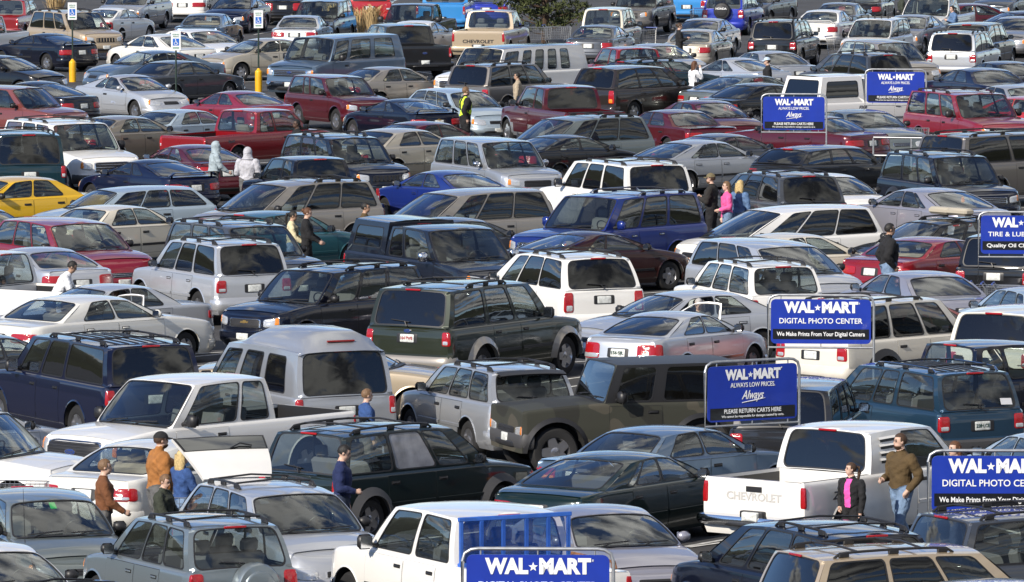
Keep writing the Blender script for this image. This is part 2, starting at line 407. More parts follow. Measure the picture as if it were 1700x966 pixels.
SPECS['van'] = sp('minivan', L=5.4, W=2.02, H=2.08, gc=.25, fo=.85, wb=3.3, R=.37, nose=1.08, cowl=(1.02, 1.26), wt=1.46, rt=5.02, rb=(5.24, 1.25), deck=1.2, tum=.14, b0=.12, fp=F_TRK, af=.3, nf=6, doors=[(1.12, 2.05)], wins=[(.04, .205, 'c'), (.26, .53, 'p'), (.60, .87, 'p')], seat=.9,
                  sp=S_BOX, tl=((.84, .98), (.8, 1.1)), grille=(.70, .78, 1.0), hl=((.72, .92), (.80, .98)), kind='van', vt=.86, vb=.08, arc=(.05, .03), wpr=.3)
SPECS['van_astro'] = sp('van', L=4.8, W=1.97, H=1.95, rt=4.48, rb=(4.66, 1.12), deck=1.1, cowl=(.95, 1.12), wt=1.62, wb=2.82, b0=.18, nose=.95, wins=[(.05, .26, 'c'), (.33, .56, 'p'), (.63, .86, 'p')])
SPECS['pickup'] = sp('suv_big', L=5.5, W=1.98, H=1.84, R=.38, fo=.93, wb=3.45, nose=1.0, cowl=(1.48, 1.16), wt=2.12, rt=3.22, rb=(3.36, 1.16), deck=1.17, rp=R_BED, wins=[(.10, .93, 'c')], doors=[(1.52, 2.85)], rbow=.02, rtb=.02, bed=True, tl=((.90, .985), (.78, 1.10)), gl='car', kind='pickup', seat=1.15, rear=False, nr=9, ar=.14, b0=.16)
SPECS['pickup_ext'] = sp('pickup', L=5.75, wb=3.62, rt=3.72, rb=(3.86, 1.16), wins=[(.09, .60, 'c'), (.66, .93, 'p')], doors=[(1.52, 2.72)], rear=True)
SPECS['pickup_crew'] = sp('pickup', L=6.0, wb=3.75, rt=4.02, rb=(4.16, 1.16), wins=[(.08, .49, 'c'), (.55, .93, 'c')], doors=[(1.52, 2.68), (2.71, 3.68)], rear=True)
SPECS['pickup_small'] = sp('pickup', L=5.1, W=1.78, H=1.68, R=.35, wb=3.15, fo=.85, nose=.90, cowl=(1.34, 1.05), wt=1.94, rt=3.35, rb=(3.50, 1.05), deck=1.02, wins=[(.10, .60, 'c'), (.66, .92, 'c')], doors=[(1.38, 2.50)], tl=((.80, .885), (.70, .98)), grille=(.42, .64, .84), hl=((.48, .78), (.66, .82)))
SPECS['jeep'] = sp('suv', L=4.15, W=1.72, H=1.88, gc=.42, R=.42, fo=.66, wb=2.62, nose=1.12, cowl=(1.55, 1.22), wt=1.78, rt=3.95, rb=(4.05, 1.20), deck=1.16, tum=.08, af=.12, nf=8, ar=.12, nr=9, b0=.02, bt=.01, rbow=.01, rtb=.01, sp=S_BOX, crown=.02, arc=(.0, .0),
                   fp=[(0, .04), (1, .06)], rp=[(0, .04), (1, .06)], wins=[(.07, .33, 'c'), (.42, .92, 'p')], doors=[(1.62, 2.56)], arch=.10, kind='jeep', bul=.005)

class Shape:
    """the surfaces of one vehicle, d measured back from its front bumper, y to its left"""
    def __init__(s, S):
        s.S = S; s.L = S['L']; s.W = S['W']
        s.front_arc = s.rear_arc = None
        Ra = S['R'] + S['arch']; s.Ra = Ra
        s.ax = [S['fo'], S['fo'] + S['wb']]
        fr = [0, .2, .4, .55, .68, .78, .86]
        W2 = s.W / 2
        def dinv(f, a, n): return a * (1 - (1 - f ** n) ** (1 / n))
        ds = [dinv(f, S['af'], S['nf']) for f in fr]
        de = [s.L - dinv(f, S['ar'], S['nr']) for f in fr]
        mids = set()
        lo, hi = ds[-1] + .03, de[-1] - .03
        k = int((hi - lo) / .13)
        for i in range(k + 1): mids.add(lo + (hi - lo) * i / k)
        for a in s.ax:
            mids = {m for m in mids if abs(m - a) > Ra + .035}
        for a in s.ax:
            for q in range(0, 13):
                mids.add(a - Ra * math.cos(math.pi * q / 12))
            mids.add(a - Ra - .004); mids.add(a + Ra + .004)
        for m0 in (S['cowl'][0], S['rb'][0]):
            mids = {m for m in mids if abs(m - m0) > .012 or min(abs(abs(m - a) - Ra) for a in s.ax) < .01}
            mids.add(m0)
        mids = sorted(m for m in mids if lo - .02 < m < hi + .02)
        s.sta = [(d, W2 * f) for d, f in zip(ds, fr)] + [(d, s.plan(d)) for d in mids] + [(d, W2 * f) for d, f in zip(de[::-1], fr[::-1])]
        s.nor = []
        for i in range(len(s.sta)):
            if i == 0: n = (-1, 0)
            elif i == len(s.sta) - 1: n = (1, 0)
            else:
                a, b = s.sta[i - 1], s.sta[i + 1]
                t = (b[0] - a[0], b[1] - a[1]); l = math.hypot(*t) or 1
                n = (-t[1] / l, t[0] / l)
            s.nor.append(n)
        s.fa = [0.0]
        for a, b in zip(s.sta, s.sta[1:]): s.fa.append(s.fa[-1] + math.hypot(a[0] - b[0], a[1] - b[1]))
        s.tot = s.fa[-1]
        s.top = [s.pt(i, 1.0) for i in range(len(s.sta))]
        s.toptab = [(p[0], p[1]) for p in s.top]
    def plan(s, d):
        S = s.S; W2 = s.W / 2; y = W2
        if d < S['af']: y = min(y, W2 * (1 - (1 - d / S['af']) ** S['nf']) ** (1 / S['nf']))
        e = s.L - d
        if e < S['ar']: y = min(y, W2 * (1 - (1 - max(0, e) / S['ar']) ** S['nr']) ** (1 / S['nr']))
        return y
    def zt(s, d):
        S = s.S; cd, cz = S['cowl']; rd, rz = S['rb']
        if d < cd: return S['nose'] + (cz - S['nose']) * (1 - (1 - d / cd) ** 1.55)
        if d < rd: return lerp(cz, rz, (d - cd) / (rd - cd))
        return lerp(rz, S['deck'], ((d - rd) / (s.L - rd)) ** 1.4)
    def ins(s, n, v):
        S = s.S; wf = max(0, -n[0]) ** 2; wr = max(0, n[0]) ** 2; ws = n[1] ** 2
        return wf * interp(S['fp'], v) + wr * interp(S['rp'], v) + ws * interp(S['sp'], v)
    def pt(s, i, v, off=0.0):
        d, y = s.sta[i]; n = s.nor[i]; g = s.S['gc']
        z = lerp(g, s.zt(d), v); k = s.ins(n, v) - off
        return Vector((d - n[0] * k, max(0, y - n[1] * k), z))
    def con(s, end, t, z, off=0.0):
        """the body's skin at arc length t (signed, left +) from the front or rear centre line, at height z"""
        a = abs(t) if end == 'f' else s.tot - abs(t)
        a = min(max(a, 0), s.tot)
        i = 0
        while i < len(s.fa) - 2 and s.fa[i + 1] < a: i += 1
        k = (a - s.fa[i]) / max(1e-6, s.fa[i + 1] - s.fa[i])
        k = min(max(k, 0), 1)
        p, q = s.sta[i], s.sta[i + 1]
        d, y = lerp(p[0], q[0], k), lerp(p[1], q[1], k)
        n = Vector((lerp(s.nor[i][0], s.nor[i + 1][0], k), lerp(s.nor[i][1], s.nor[i + 1][1], k), 0)).normalized()
        g = s.S['gc']; v = min(1, max(0, (z - g) / (s.zt(d) - g)))
        kk = s.ins(n, v) - off
        y = y - n[1] * kk
        return Vector((d - n[0] * kk, y if t >= 0 else -y, z)), Vector((n[0], n[1] if t >= 0 else -n[1], 0))
    def side(s, d, z, sgn=1, off=0.0):
        g = s.S['gc']; v = min(1, max(0, (z - g) / (s.zt(d) - g)))
        return Vector((d, sgn * (s.plan(d) - interp(s.S['sp'], v) + off), z))
    def topy(s, d):
        tab = s.toptab
        for (a, p), (b, q) in zip(tab, tab[1:]):
            if a <= d <= b and b > a: return lerp(p, q, (d - a) / (b - a))
        return tab[len(tab) // 2][1]
    # greenhouse
    def ry(s, u): return s.W / 2 - s.S['tum'] - .03 * abs(2 * u - 1) ** 3
    def rz(s, u):
        S = s.S; z = S['H'] - S['crown']
        return z - (S['arc'][0] * (1 - 2 * u) ** 2 if u < .5 else S['arc'][1] * (2 * u - 1) ** 2)
    def gside(s, u, v, sgn=1):
        S = s.S
        d0 = lerp(S['cowl'][0], S['rb'][0], u); d1 = lerp(S['wt'], S['rt'], u)
        y0, y1 = s.topy(d0), s.ry(u)
        return Vector((lerp(d0, d1, v), sgn * (lerp(y0, y1, v) + S['bul'] * 4 * v * (1 - v)), lerp(s.zt(d0), s.rz(u), v)))
    def hoodz(s, d, f):
        return s.zt(d) + s.S['hoodc'] * (1 - f * f) * min(1, (s.topy(d) / (s.W / 2)) ** 2)
    def shield(s, u, v):
        S = s.S; f = u
        hw = lerp(s.topy(S['cowl'][0]), s.ry(0), v) + S['bul'] * 4 * v * (1 - v)
        d = lerp(S['cowl'][0] - S['b0'] * (1 - f * f), S['wt'] - S['bt'] * (1 - f * f), v)
        z0 = s.zt(S['cowl'][0]) + S['hoodc'] * (1 - f * f) * .8
        z1 = s.rz(0) + S['crown'] * (1 - abs(f) ** 2.5)
        return Vector((d, f * hw, lerp(z0, z1, v) + .025 * 4 * v * (1 - v)))
    def back(s, u, v):
        S = s.S; f = u
        hw = lerp(s.topy(S['rb'][0]), s.ry(1), v) + S['bul'] * 4 * v * (1 - v)
        d = lerp(S['rb'][0] + S['rbow'] * (1 - f * f), S['rt'] + S['rtb'] * (1 - f * f), v)
        z0 = s.zt(S['rb'][0]) + (0.02 * (1 - f * f)); z1 = s.rz(1) + S['crown'] * (1 - abs(f) ** 2.5)
        return Vector((d, f * hw, lerp(z0, z1, v) + .02 * 4 * v * (1 - v)))
    def roof(s, u, f):
        S = s.S
        d = lerp(S['wt'] - S['bt'] * (1 - f * f), S['rt'] + S['rtb'] * (1 - f * f), u)
        return Vector((d, f * s.ry(u), s.rz(u) + S['crown'] * (1 - abs(f) ** 2.5)))

def rr_loop(r, k=3):
    """points round the unit square with corner radius r, and the matching points of the sharp square"""
    inn, out = [], []
    cs = [(0, 0, 180), (1, 0, 270), (1, 1, 0), (0, 1, 90)]
    for ci, (cx, cy, a0) in enumerate(cs):
        ox, oy = cx + (r[0] if cx == 0 else -r[0]), cy + (r[1] if cy == 0 else -r[1])
        for i in range(5):
            a = R(a0 + 22.5 * i)
            inn.append((ox + r[0] * math.cos(a), oy + r[1] * math.sin(a)))
        a, b = inn[-5], inn[-1]
        c = (cx, cy)
        out += [a, ((a[0] + c[0]) / 2, (a[1] + c[1]) / 2), c, ((b[0] + c[0]) / 2, (b[1] + c[1]) / 2), b]
        nx, ny, _ = cs[(ci + 1) % 4]
        nb = {0: (1 - r[0], 0), 1: (1, 1 - r[1]), 2: (r[0], 1), 3: (0, r[1])}[ci]
        for j in range(1, k + 1):
            t = j / (k + 1); p = (lerp(b[0], nb[0], t), lerp(b[1], nb[1], t))
            inn.append(p); out.append(p)
    return inn, out

def window(body, P, outer, inner, rad, seal=.022, t_body=0, t_seal=1, depth=.007, skip_body=False):
    """fills the patch P over the rectangle outer = (u0,u1,v0,v1): frame, black seal and the pane returned as its own MB"""
    u0, u1, v0, v1 = inner
    c = P((u0 + u1) / 2, (v0 + v1) / 2)
    lu = (P(u1, (v0 + v1) / 2) - P(u0, (v0 + v1) / 2)).length; lv = (P((u0 + u1) / 2, v1) - P((u0 + u1) / 2, v0)).length
    r = (min(.45, rad / lu), min(.45, rad / lv))
    inn, sq = rr_loop(r)
    su, sv = seal / lu, seal / lv
    def M(p, e=0.0):
        a, b = (p[0] - .5) * (1 + 2 * e * su) + .5, (p[1] - .5) * (1 + 2 * e * sv) + .5
        return (lerp(u0, u1, a), lerp(v0, v1, b))
    def O(p): return (lerp(outer[0], outer[1], p[0]), lerp(outer[2], outer[3], p[1]))
    loopO = [P(*O(p)) for p in sq]
    loopA = [P(*M(p, 1)) for p in inn]
    nrm = (P(u1, (v0 + v1) / 2) - P(u0, (v0 + v1) / 2)).cross(P((u0 + u1) / 2, v1) - P((u0 + u1) / 2, v0)).normalized()
    mid = Vector((c.x, 0, c.z - .35))
    if nrm.dot(c - mid) < 0: nrm = -nrm
    loopB = [P(*M(p)) - nrm * depth for p in inn]
    if not skip_body:
        body.grid([loopO, loopA], t_body, close=True)
    body.grid([loopA, [p + nrm * .004 for p in loopA], [P(*M(p)) + nrm * .002 for p in inn], loopB], t_seal, close=True)
    g = MB(); rows = []
    for k in (1.0, .78, .52, .26):
        rows.append([P(*M(((p[0] - .5) * k + .5, (p[1] - .5) * k + .5))) - nrm * depth for p in inn])
    g.grid(rows, 0, close=True)
    g.fan(rows[-1], P(*M((.5, .5))) - nrm * depth, 0)
    return g

def panel(mb, F, quad, off=.008, t=0, rad=.25, rim=None, skirt=.02):
    """a raised lamp, grille or plate: F(a, b) -> (point, normal); quad = corners BL, BR, TR, TL in (a, b)"""
    inn, sq = rr_loop((rad, rad), 2)
    def Q(p):
        x, y = p
        a = (quad[0][0] * (1 - x) + quad[1][0] * x) * (1 - y) + (quad[3][0] * (1 - x) + quad[2][0] * x) * y
        b = (quad[0][1] * (1 - x) + quad[1][1] * x) * (1 - y) + (quad[3][1] * (1 - x) + quad[2][1] * x) * y
        return a, b
    def E(p, o):
        q, n = F(*Q(p)); return q + n * o
    L = [E(p, -skirt) for p in inn]
    rows = [L, [E(p, off * .7) for p in inn]]
    for k, o in ((.93, off), (.66, off * 1.2), (.33, off * 1.3)):
        rows.append([E(((p[0] - .5) * k + .5, (p[1] - .5) * k + .5), o) for p in inn])
    if rim is None:
        mb.grid(rows, t, close=True)
    else:
        mb.grid(rows[:3], rim, close=True); mb.grid(rows[2:], t, close=True)
    mb.fan(rows[-1], E((.5, .5), off * 1.3), t)

PAINT, PAINT2 = 'PAINT', 'PAINT2'
GLS = {'car': {'c': GL_CLEAR, 'p': GL_CLEAR, 'r': GL_CLEAR}, 'suv': {'c': GL_CLEAR, 'p': GL_DARK, 'r': GL_DARK}, 'violet': {'c': GL_TINT, 'p': GL_TINT, 'r': GL_VIOLET}, 'tint': {'c': GL_TINT, 'p': GL_DARK, 'r': GL_DARK}}
SHARED = {}
def shared(key, fn):
    if key not in SHARED: SHARED[key] = fn()
    return SHARED[key]
def wheel_meshes(Rw, w, style):
    t = MB()
    t.lathe([(Rw * .60, -w * .46), (Rw * .64, -w * .5), (Rw * .90, -w * .5), (Rw * .98, -w * .36), (Rw, -w * .2), (Rw, w * .2), (Rw * .98, w * .36), (Rw * .90, w * .5), (Rw * .64, w * .5), (Rw * .60, w * .46)], n=28)
    tm = t.mesh('tyre', [TYRE])
    r = MB()
    r.lathe([(Rw * .62, w * .47), (Rw * .60, w * .42), (Rw * .56, w * .25), (Rw * .53, w * .18)], n=28)
    r.lathe([(Rw * .55, w * .12), (.02, w * .12)], n=28, t=1)
    k = 5 if style != 'steel' else 8
    for i in range(k):
        a = 2 * math.pi * i / k
        for q in range(1):
            p0, p1 = Rw * .10, Rw * .60
            wd = (.075 if style != 'steel' else .05) * Rw / .33
            ca, sa = math.cos(a), math.sin(a)
            def V(rad, lat, h): return Vector((rad * ca - lat * sa, h, rad * sa + lat * ca))
            r.grid([[V(p0, -wd, w * .15), V(p1, -wd * .7, w * .22)], [V(p0, -wd, w * .40), V(p1, -wd * .7, w * .43)], [V(p0, wd, w * .40), V(p1, wd * .7, w * .43)], [V(p0, wd, w * .15), V(p1, wd * .7, w * .22)]], 0)
    r.lathe([(Rw * .20, w * .2), (Rw * .20, w * .41), (Rw * .15, w * .44), (.004, w * .45)], n=16)
    return tm, r.mesh('rim', [RIM, UNDER])

def seat_mesh(wide, cloth):
    m = MB()
    m.box((0, 0, .16), (.52, wide, .18), 0, bev=.05)
    m.box((-.28, 0, .50), (.16, wide, .62), 0, bev=.06, ry=R(-14))
    k = [0] if wide < .8 else [-wide * .29, wide * .29]
    for y in k:
        m.box((-.40, y, .90), (.10, .27, .19), 0, bev=.04, ry=R(-10))
        for s in (-.06, .06): m.tube([(-.38, y + s, .76), (-.39, y + s, .86)], .008, 0, 5)
    return m.mesh('seat', [cloth])

def build_spec(S, opt):
    """all meshes of one vehicle: [(name, mesh, parent index or None, location, rotation)], x forward from the middle"""
    sh = Shape(S); L = S['L']; W2 = S['W'] / 2
    parts = []
    def X(mb):
        mb.v = [(L / 2 - p[0], p[1], p[2]) for p in mb.v]; return mb
    def put(name, mb, mats, parent=None, **k):
        parts.append((name, X(mb).mesh(name, mats, **k), parent, (0, 0, 0), (0, 0, 0))); return len(parts) - 1
    bed = S.get('bed'); g = S['gc']
    cd, rd = S['cowl'][0], S['rb'][0]
    low = 2 if opt.get('two') else 0
    body = MB()                      # 0 paint, 1 black, 2 second colour, 3 underside
    VL = [0, .05, .12, .2, .28, .36, .44, .46, .52, .6, .68, .76, .84, .9, .94, .97, 1.0]
    n = len(sh.sta)
    def archz(d):
        z = 0
        for a in sh.ax:
            if abs(d - a) < sh.Ra: z = max(z, S['R'] + math.sqrt(max(0, sh.Ra ** 2 - (d - a) ** 2)))
        return z
    for sg in (1, -1):
        rows = []
        for i in range(n):
            za = archz(sh.sta[i][0]) if abs(sh.nor[i][1]) > .3 else 0
            za = min(za, sh.zt(sh.sta[i][0]) - .06)
            row = []
            for v in VL:
                z = lerp(g, sh.zt(sh.sta[i][0]), v)
                vv = v if z >= za else (za - g) / (sh.zt(sh.sta[i][0]) - g)
                p = sh.pt(i, vv); row.append(Vector((p.x, p.y * sg, p.z)))
            rows.append(row)
        if low:
            k = 7
            body.grid([r[:k] for r in rows], low); body.grid([r[k - 1:] for r in rows], 0)
        else:
            body.grid(rows, 0)
        # wheel housings and arch lips
        for a in sh.ax:
            o, inr, l1, l2, l0 = [], [], [], [], []
            fl = opt.get('flare', 0)
            for q in range(0, 17):
                th = math.pi * q / 16
                d, z = a - sh.Ra * math.cos(th), S['R'] + sh.Ra * math.sin(th)
                z = max(z, g)
                y = sh.side(d, z).y
                o.append((d, sg * (y - .002), z)); inr.append((d, sg * (y - .34), z))
                d2, z2 = a - (sh.Ra + .028 + .05 * fl) * math.cos(th), S['R'] + (sh.Ra + .028 + .05 * fl) * math.sin(th)
                z2 = max(z2, g)
                l0.append((d, sg * (y - .012), z)); l1.append((d, sg * (y + .014 + .03 * fl), z)); l2.append((d2, sg * (sh.side(d2, z2).y + .003), z2))
            body.grid([o, inr], 3)
            body.fan(inr, (a, inr[0][1], S['R'] * .6), 3)
            body.grid([l0, l1, l2], 1 if fl == 1 else (2 if fl == 2 else low))
    # underside
    und = []
    for i in range(n):
        p = sh.pt(i, 0); und.append([(p.x, p.y * f, g + .01) for f in (-.8, 0, .8)])
    body.grid(und, 3)
    # hood
    rows = []
    fs = [-1, -.94, -.8, -.55, -.28, 0, .28, .55, .8, .94, 1]
    for i in range(n):
        p = sh.top[i]
        if sh.sta[i][0] <= cd + 1e-6 and i < n // 2 + 8:
            rows.append([(p.x, p.y * f, p.z + S['hoodc'] * (1 - f * f) * (p.y / W2) ** 2) for f in fs])
    body.grid(rows, 0)
    # hood shut line and cowl
    cow = []
    for dd in (0, .08):
        cow.append([Vector((cd - S['b0'] * (1 - f * f) - .09 + dd, f * sh.topy(cd) * .93, sh.hoodz(cd - .05, f) + .006)) for f in fs])
    body.grid(cow, 1)
    rows = [r for r in rows]
    # deck, bed or tail ledge
    idx = [i for i in range(n) if sh.sta[i][0] >= rd - 1e-6 and i > n // 2]
    if bed:
        bw = .07; zf = .62 if S['H'] > 1.75 else .55
        for sg in (1, -1):
            rail = [[(sh.top[i].x, sg * sh.top[i].y, sh.top[i].z) for i in idx if sh.nor[i][1] > .5]]
            rail.append([(p[0], p[1] - sg * bw, p[2]) for p in rail[0]])
            rail.append([(p[0], p[1], p[2] - .05) for p in rail[1]])
            body.grid(rail[:2], 1 if opt.get('rails', 1) else 0); body.grid(rail[1:], 0)
            inn = [rail[2], [(p[0], p[1], zf) for p in rail[2]]]
            body.grid(inn, 1 if opt.get('liner', 1) else 0)
        yb = sh.topy(rd + .5) - bw
        body.poly([(rd, -yb, zf), (L - .1, -yb, zf), (L - .1, yb, zf), (rd, yb, zf)], 1 if opt.get('liner', 1) else 0)
        body.poly([(rd + .015, -yb - .03, zf), (rd + .015, yb + .03, zf), (rd + .015, yb + .03, S['rb'][1]), (rd + .015, -yb - .03, S['rb'][1])], 0)
        zr = sh.top[-1].z
        body.poly([(L - .12, -yb, zf), (L - .12, yb, zf), (L - .12, yb, zr), (L - .12, -yb, zr)], 1 if opt.get('liner', 1) else 0)
        body.poly([(L - .12, -yb, zr), (L - .12, yb, zr), (L - .055, yb + .06, zr), (L - .055, -yb - .06, zr)], 0)
    else:
        rows = []
        for i in idx:
            p = sh.top[i]; rows.append([(p.x, p.y * f, p.z + .02 * (1 - f * f) * min(1, p.y / W2 * 1.2)) for f in fs])
        body.grid(rows, 0)
    # roof
    body.grid([[sh.roof(u / 12, f) for f in [-1, -.97, -.9, -.75, -.5, -.25, 0, .25, .5, .75, .9, .97, 1]] for u in range(13)], opt.get('rooft', 0))
    # windshield and back glass
    GL = GLS[opt.get('gl', S['gl'])]
    k = .035
    wsg = window(body, sh.shield, (-1, 1, 0, 1), (-1 + k * 1.6, 1 - k * 1.6, .02, .955), .09)
    bs = .04 if not bed else .10
    pv = S.get('bv', (.05, .93))
    bkg = window(body, sh.back, (-1, 1, 0, 1), (-1 + S.get('bu', .13) + (0 if not bed else .02), 1 - S.get('bu', .13) - (0 if not bed else .02), pv[0], pv[1]), .10, t_body=opt.get('uppert', 0))
    # side windows
    sides = []
    for sg in (1, -1):
        P = lambda u, v, sg=sg: sh.gside(u, v, sg)
        ws = S['wins']; u_prev = 0.0
        for j, (a, b, kind) in enumerate(ws):
            u_next = 1.0 if j == len(ws) - 1 else (b + ws[j + 1][0]) / 2
            if j == len(ws) - 1 and b < .9:           # the broad last pillar
                u_next = b + .03
                rowsP = [[P(lerp(u_next, 1, q / 4), v / 8) for v in range(9)] for q in range(5)]
                body.grid(rowsP, opt.get('rooft', 0) if opt.get('vinyl') else 0)
            sides.append((kind, window(body, P, (u_prev, u_next, 0, 1), (a, b, S['vb'], S['vt']), S.get('wr', .07), t_body=opt.get('uppert', 0))))
            u_prev = u_next
    put('body', body, [PAINT, BLACK, PAINT2, UNDER], ang=32)
    put('windshield', wsg, [GL_SHIELD])
    put('rear_window', bkg, [GL['r']])
    for kind, m in sides: put('side_window', m, [GL[kind]])
    # cabin
    cab = MB()
    zb = .42 if S['H'] < 1.6 else .55
    rows = []
    for q in range(9):
        d = lerp(cd - .05, rd - (.02 if not bed else .0), q / 8); y = sh.topy(d) - .05; z = sh.zt(d) - .012
        rows.append([(d, -y, z), (d, -y - .0, zb), (d, y, zb), (d, y, z)])
    cab.grid(rows, 0)
    for r_ in (rows[0], rows[-1]): cab.poly(r_, 0)
    dz = sh.zt(cd)
    dash = []
    for q in range(7):
        f = -1 + q / 3; y = f * (sh.topy(cd) - .06); bow = S['b0'] * (1 - f * f)
        dash.append([(cd - bow, y, dz + S['hoodc'] * .8 * (1 - f * f) - .006), (cd + .25, y, dz + .015), (cd + .48, y, dz - .05), (cd + .56, y, dz - .35)])
    cab.grid(dash, 0)
    if S['kind'] == 'sedan' or S['kind'] == 'coupe':
        cab.poly([(rd - .55, -.62, S['rb'][1] - .03), (rd - .55, .62, S['rb'][1] - .03), (rd + .08, .66, S['rb'][1] - .005), (rd + .08, -.66, S['rb'][1] - .005)], 0)
    hl = [[sh.roof(u / 4, f * .97) - Vector((0, 0, .035)) for f in [-1, -.5, 0, .5, 1]] for u in range(5)]
    cab.grid(hl, 1)
    put('cabin_lining', cab, [CABIN, DARKGREY], ang=25)
    cloth = CLOTHT if opt.get('tan') else CLOTHG
    sw = MB()
    c0 = Vector((cd + .62, .36 if W2 > .8 else .33, dz + .02))
    ringp = [c0 + Vector((.08 * math.sin(a) * -1, .18 * math.cos(a), .165 * math.sin(a))) for a in [2 * math.pi * q / 18 for q in range(19)]]
    sw.tube(ringp, .014, 0, 6, cap=False)
    sw.tube([c0 + Vector((0, -.17, 0)), c0, c0 + Vector((0, .17, 0))], .016, 0, 6); sw.tube([c0, c0 + Vector((-.22, 0, -.10))], .025, 0, 6)
    put('steering_wheel', sw, [BLACK])
    zs = min(dz - .62, S['H'] - 1.17)
    sm = shared(('seat', cloth.name), lambda: seat_mesh(.50, cloth))
    for y in (-.36, .36):
        parts.append(('seat', sm, None, (L / 2 - cd - S['seat'], y, zs), (0, 0, 0)))
    if S['rear'] and rd - cd > 2.1:
        rm = shared(('bench', cloth.name), lambda: seat_mesh(1.26, cloth))
        parts.append(('rear_seat', rm, None, (L / 2 - cd - min(S['seat'] + .82, S['rt'] - .62 - cd), 0, zs + .02), (0, 0, 0)))
    # doors and handles
    for sg in (1, -1):
        for (a, b) in S['doors']:
            m = MB(); za = max(g + .12, .30)
            for ex, off, t in ((.007, .0016, 1), (0, .004, 0)):
                rows, rl = [], []
                for q in range(9):
                    d = lerp(a - ex, b + ex, q / 8); zl = max(za - ex, archz(d) + (.05 if archz(d) else 0)); zt = sh.zt(d) - .05 + ex
                    zl = min(zl, zt - .05)
                    zs_ = [lerp(zl, zt, w / 8) for w in range(9)]
                    rows.append([sh.side(d, z, sg, off) for z in zs_])
                    cut = [w for w in range(9)]
                if low and t == 0:
                    m.grid(rows, 0)
                else:
                    m.grid(rows, t)
                if t == 0:   # returned edges
                    edge = [r[0] for r in rows] + rows[-1][1:] + [r[-1] for r in rows[::-1]][1:] + rows[0][::-1][1:]
                    m.grid([edge, [p - Vector((0, sg * .006, 0)) for p in edge]], 0)
            if opt.get('mould'):
                zc = g + .42 * (S['cowl'][1] - g)
                m.grid([[sh.side(lerp(a + .02, b - .02, q / 4), zc + e, sg, o) for q in range(5)] for e, o in ((-.03, .004), (-.025, .018), (.025, .018), (.03, .004))], 2)
            di = put('door', m, [PAINT, SEAL, {'chrome': CHROME, 'black': BLACK, 'paint2': PAINT2, 'paint': PAINT}.get(opt.get('mould'), BLACK)], ang=25)
            h = MB(); hd = b - .16; hz = sh.zt(hd) - .16
            p = sh.side(hd, hz, sg, .012)
            h.box(p, (.17, .03, .035), 0, bev=.012)
            h.box(sh.side(hd, hz, sg, .004), (.20, .012, .055), 1, bev=.004)
            put('door_handle', h, [{'c': CHROME, 'p': PAINT}.get(opt.get('handle'), BLACK), SEAL], di)
    # lamps
    for sg in (1, -1):
        Ff = lambda a, b, sg=sg: sh.con('f', sg * a, b)
        (t0, t1), (z0, z1) = S['hl']
        t1 = t1 + (.10 if S['kind'] in ('sedan', 'wagon', 'minivan') else .06)
        m = MB(); sk = S.get('hls', .03)
        panel(m, Ff, [(t0, z0), (t1, z0 + sk), (t1, z1 + sk * 1.2), (t0, z1)], .012, 0, .22)
        panel(m, Ff, [(t1 - .11, z0 + sk + .02), (t1 - .01, z0 + sk + .015), (t1 - .01, z1 + sk), (t1 - .09, z1 + sk)], .016, 1, .25)
        put('headlight', m, [CLEAR, AMBER])
        Fr = lambda a, b, sg=sg: sh.con('r', sg * a, b)
        (t0, t1), (z0, z1) = S['tl']
        wrap = .13 if S['kind'] in ('sedan', 'wagon') else .05
        m = MB(); zm = lerp(z0, z1, .36)
        panel(m, Fr, [(t0, z0), (t1 + wrap, z0), (t1 + wrap, z1), (t0, z1)], .014, 0, .16)
        st = opt.get('tail', 'mix')
        if st != 'red':
            panel(m, Fr, [(t0 + .02, z0 + .02), (t1 - .02, z0 + .02), (t1 - .02, zm), (t0 + .02, zm)], .018, 2 if st == 'mix' else 1, .2)
        put('tail_light', m, [RED, AMBER, CLEAR])
    Ff = lambda a, b: sh.con('f', a, b); Fr = lambda a, b: sh.con('r', a, b)
    # grille
    gw, g0, g1 = S['grille']
    m = MB()
    chrome = opt.get('grille', 'chrome' if S['kind'] in ('pickup', 'van') or S['H'] > 1.8 else 'paint')
    panel(m, Ff, [(-gw, g0), (gw, g0), (gw, g1), (-gw, g1)], .010, 1, .12, rim=0)
    ns = opt.get('slots', 0)
    if chrome == 'mesh':
        chrome = 'chrome'
        panel(m, Ff, [(-gw + .03, g0 + .03), (gw - .03, g0 + .03), (gw - .03, g1 - .03), (-gw + .03, g1 - .03)], .014, 1, .12)
        for q in range(1, 8): panel(m, Ff, [(-gw + .05, lerp(g0, g1, q / 8) - .004), (gw - .05, lerp(g0, g1, q / 8) - .004), (gw - .05, lerp(g0, g1, q / 8) + .004), (-gw + .05, lerp(g0, g1, q / 8) + .004)], .018, 2, .3)
    elif ns:
        for q in range(ns):
            a = lerp(-gw, gw, (q + .5) / ns); w = gw / ns * .55
            panel(m, Ff, [(a + w * .5, g0 + .02), (a + w * 1.3, g0 + .02), (a + w * 1.3, g1 - .02), (a + w * .5, g1 - .02)], .018, 0, .1)
    else:
        nb = 3 if g1 - g0 > .12 else 2
        for q in range(1, nb + 1):
            zc = lerp(g0, g1, q / (nb + 1))
            panel(m, Ff, [(-gw + .02, zc - .008), (gw - .02, zc - .008), (gw - .02, zc + .008), (-gw + .02, zc + .008)], .017, 0 if chrome == 'chrome' else 1, .3)
    put('grille', m, [CHROME if chrome == 'chrome' else PAINT if chrome == 'paint' else BLACK, BLACK, DARKGREY])
    # bumpers
    bm_ = opt.get('bump', 'paint')
    fz = (g + .06, g + .06 + .40 * (S['nose'] - g))
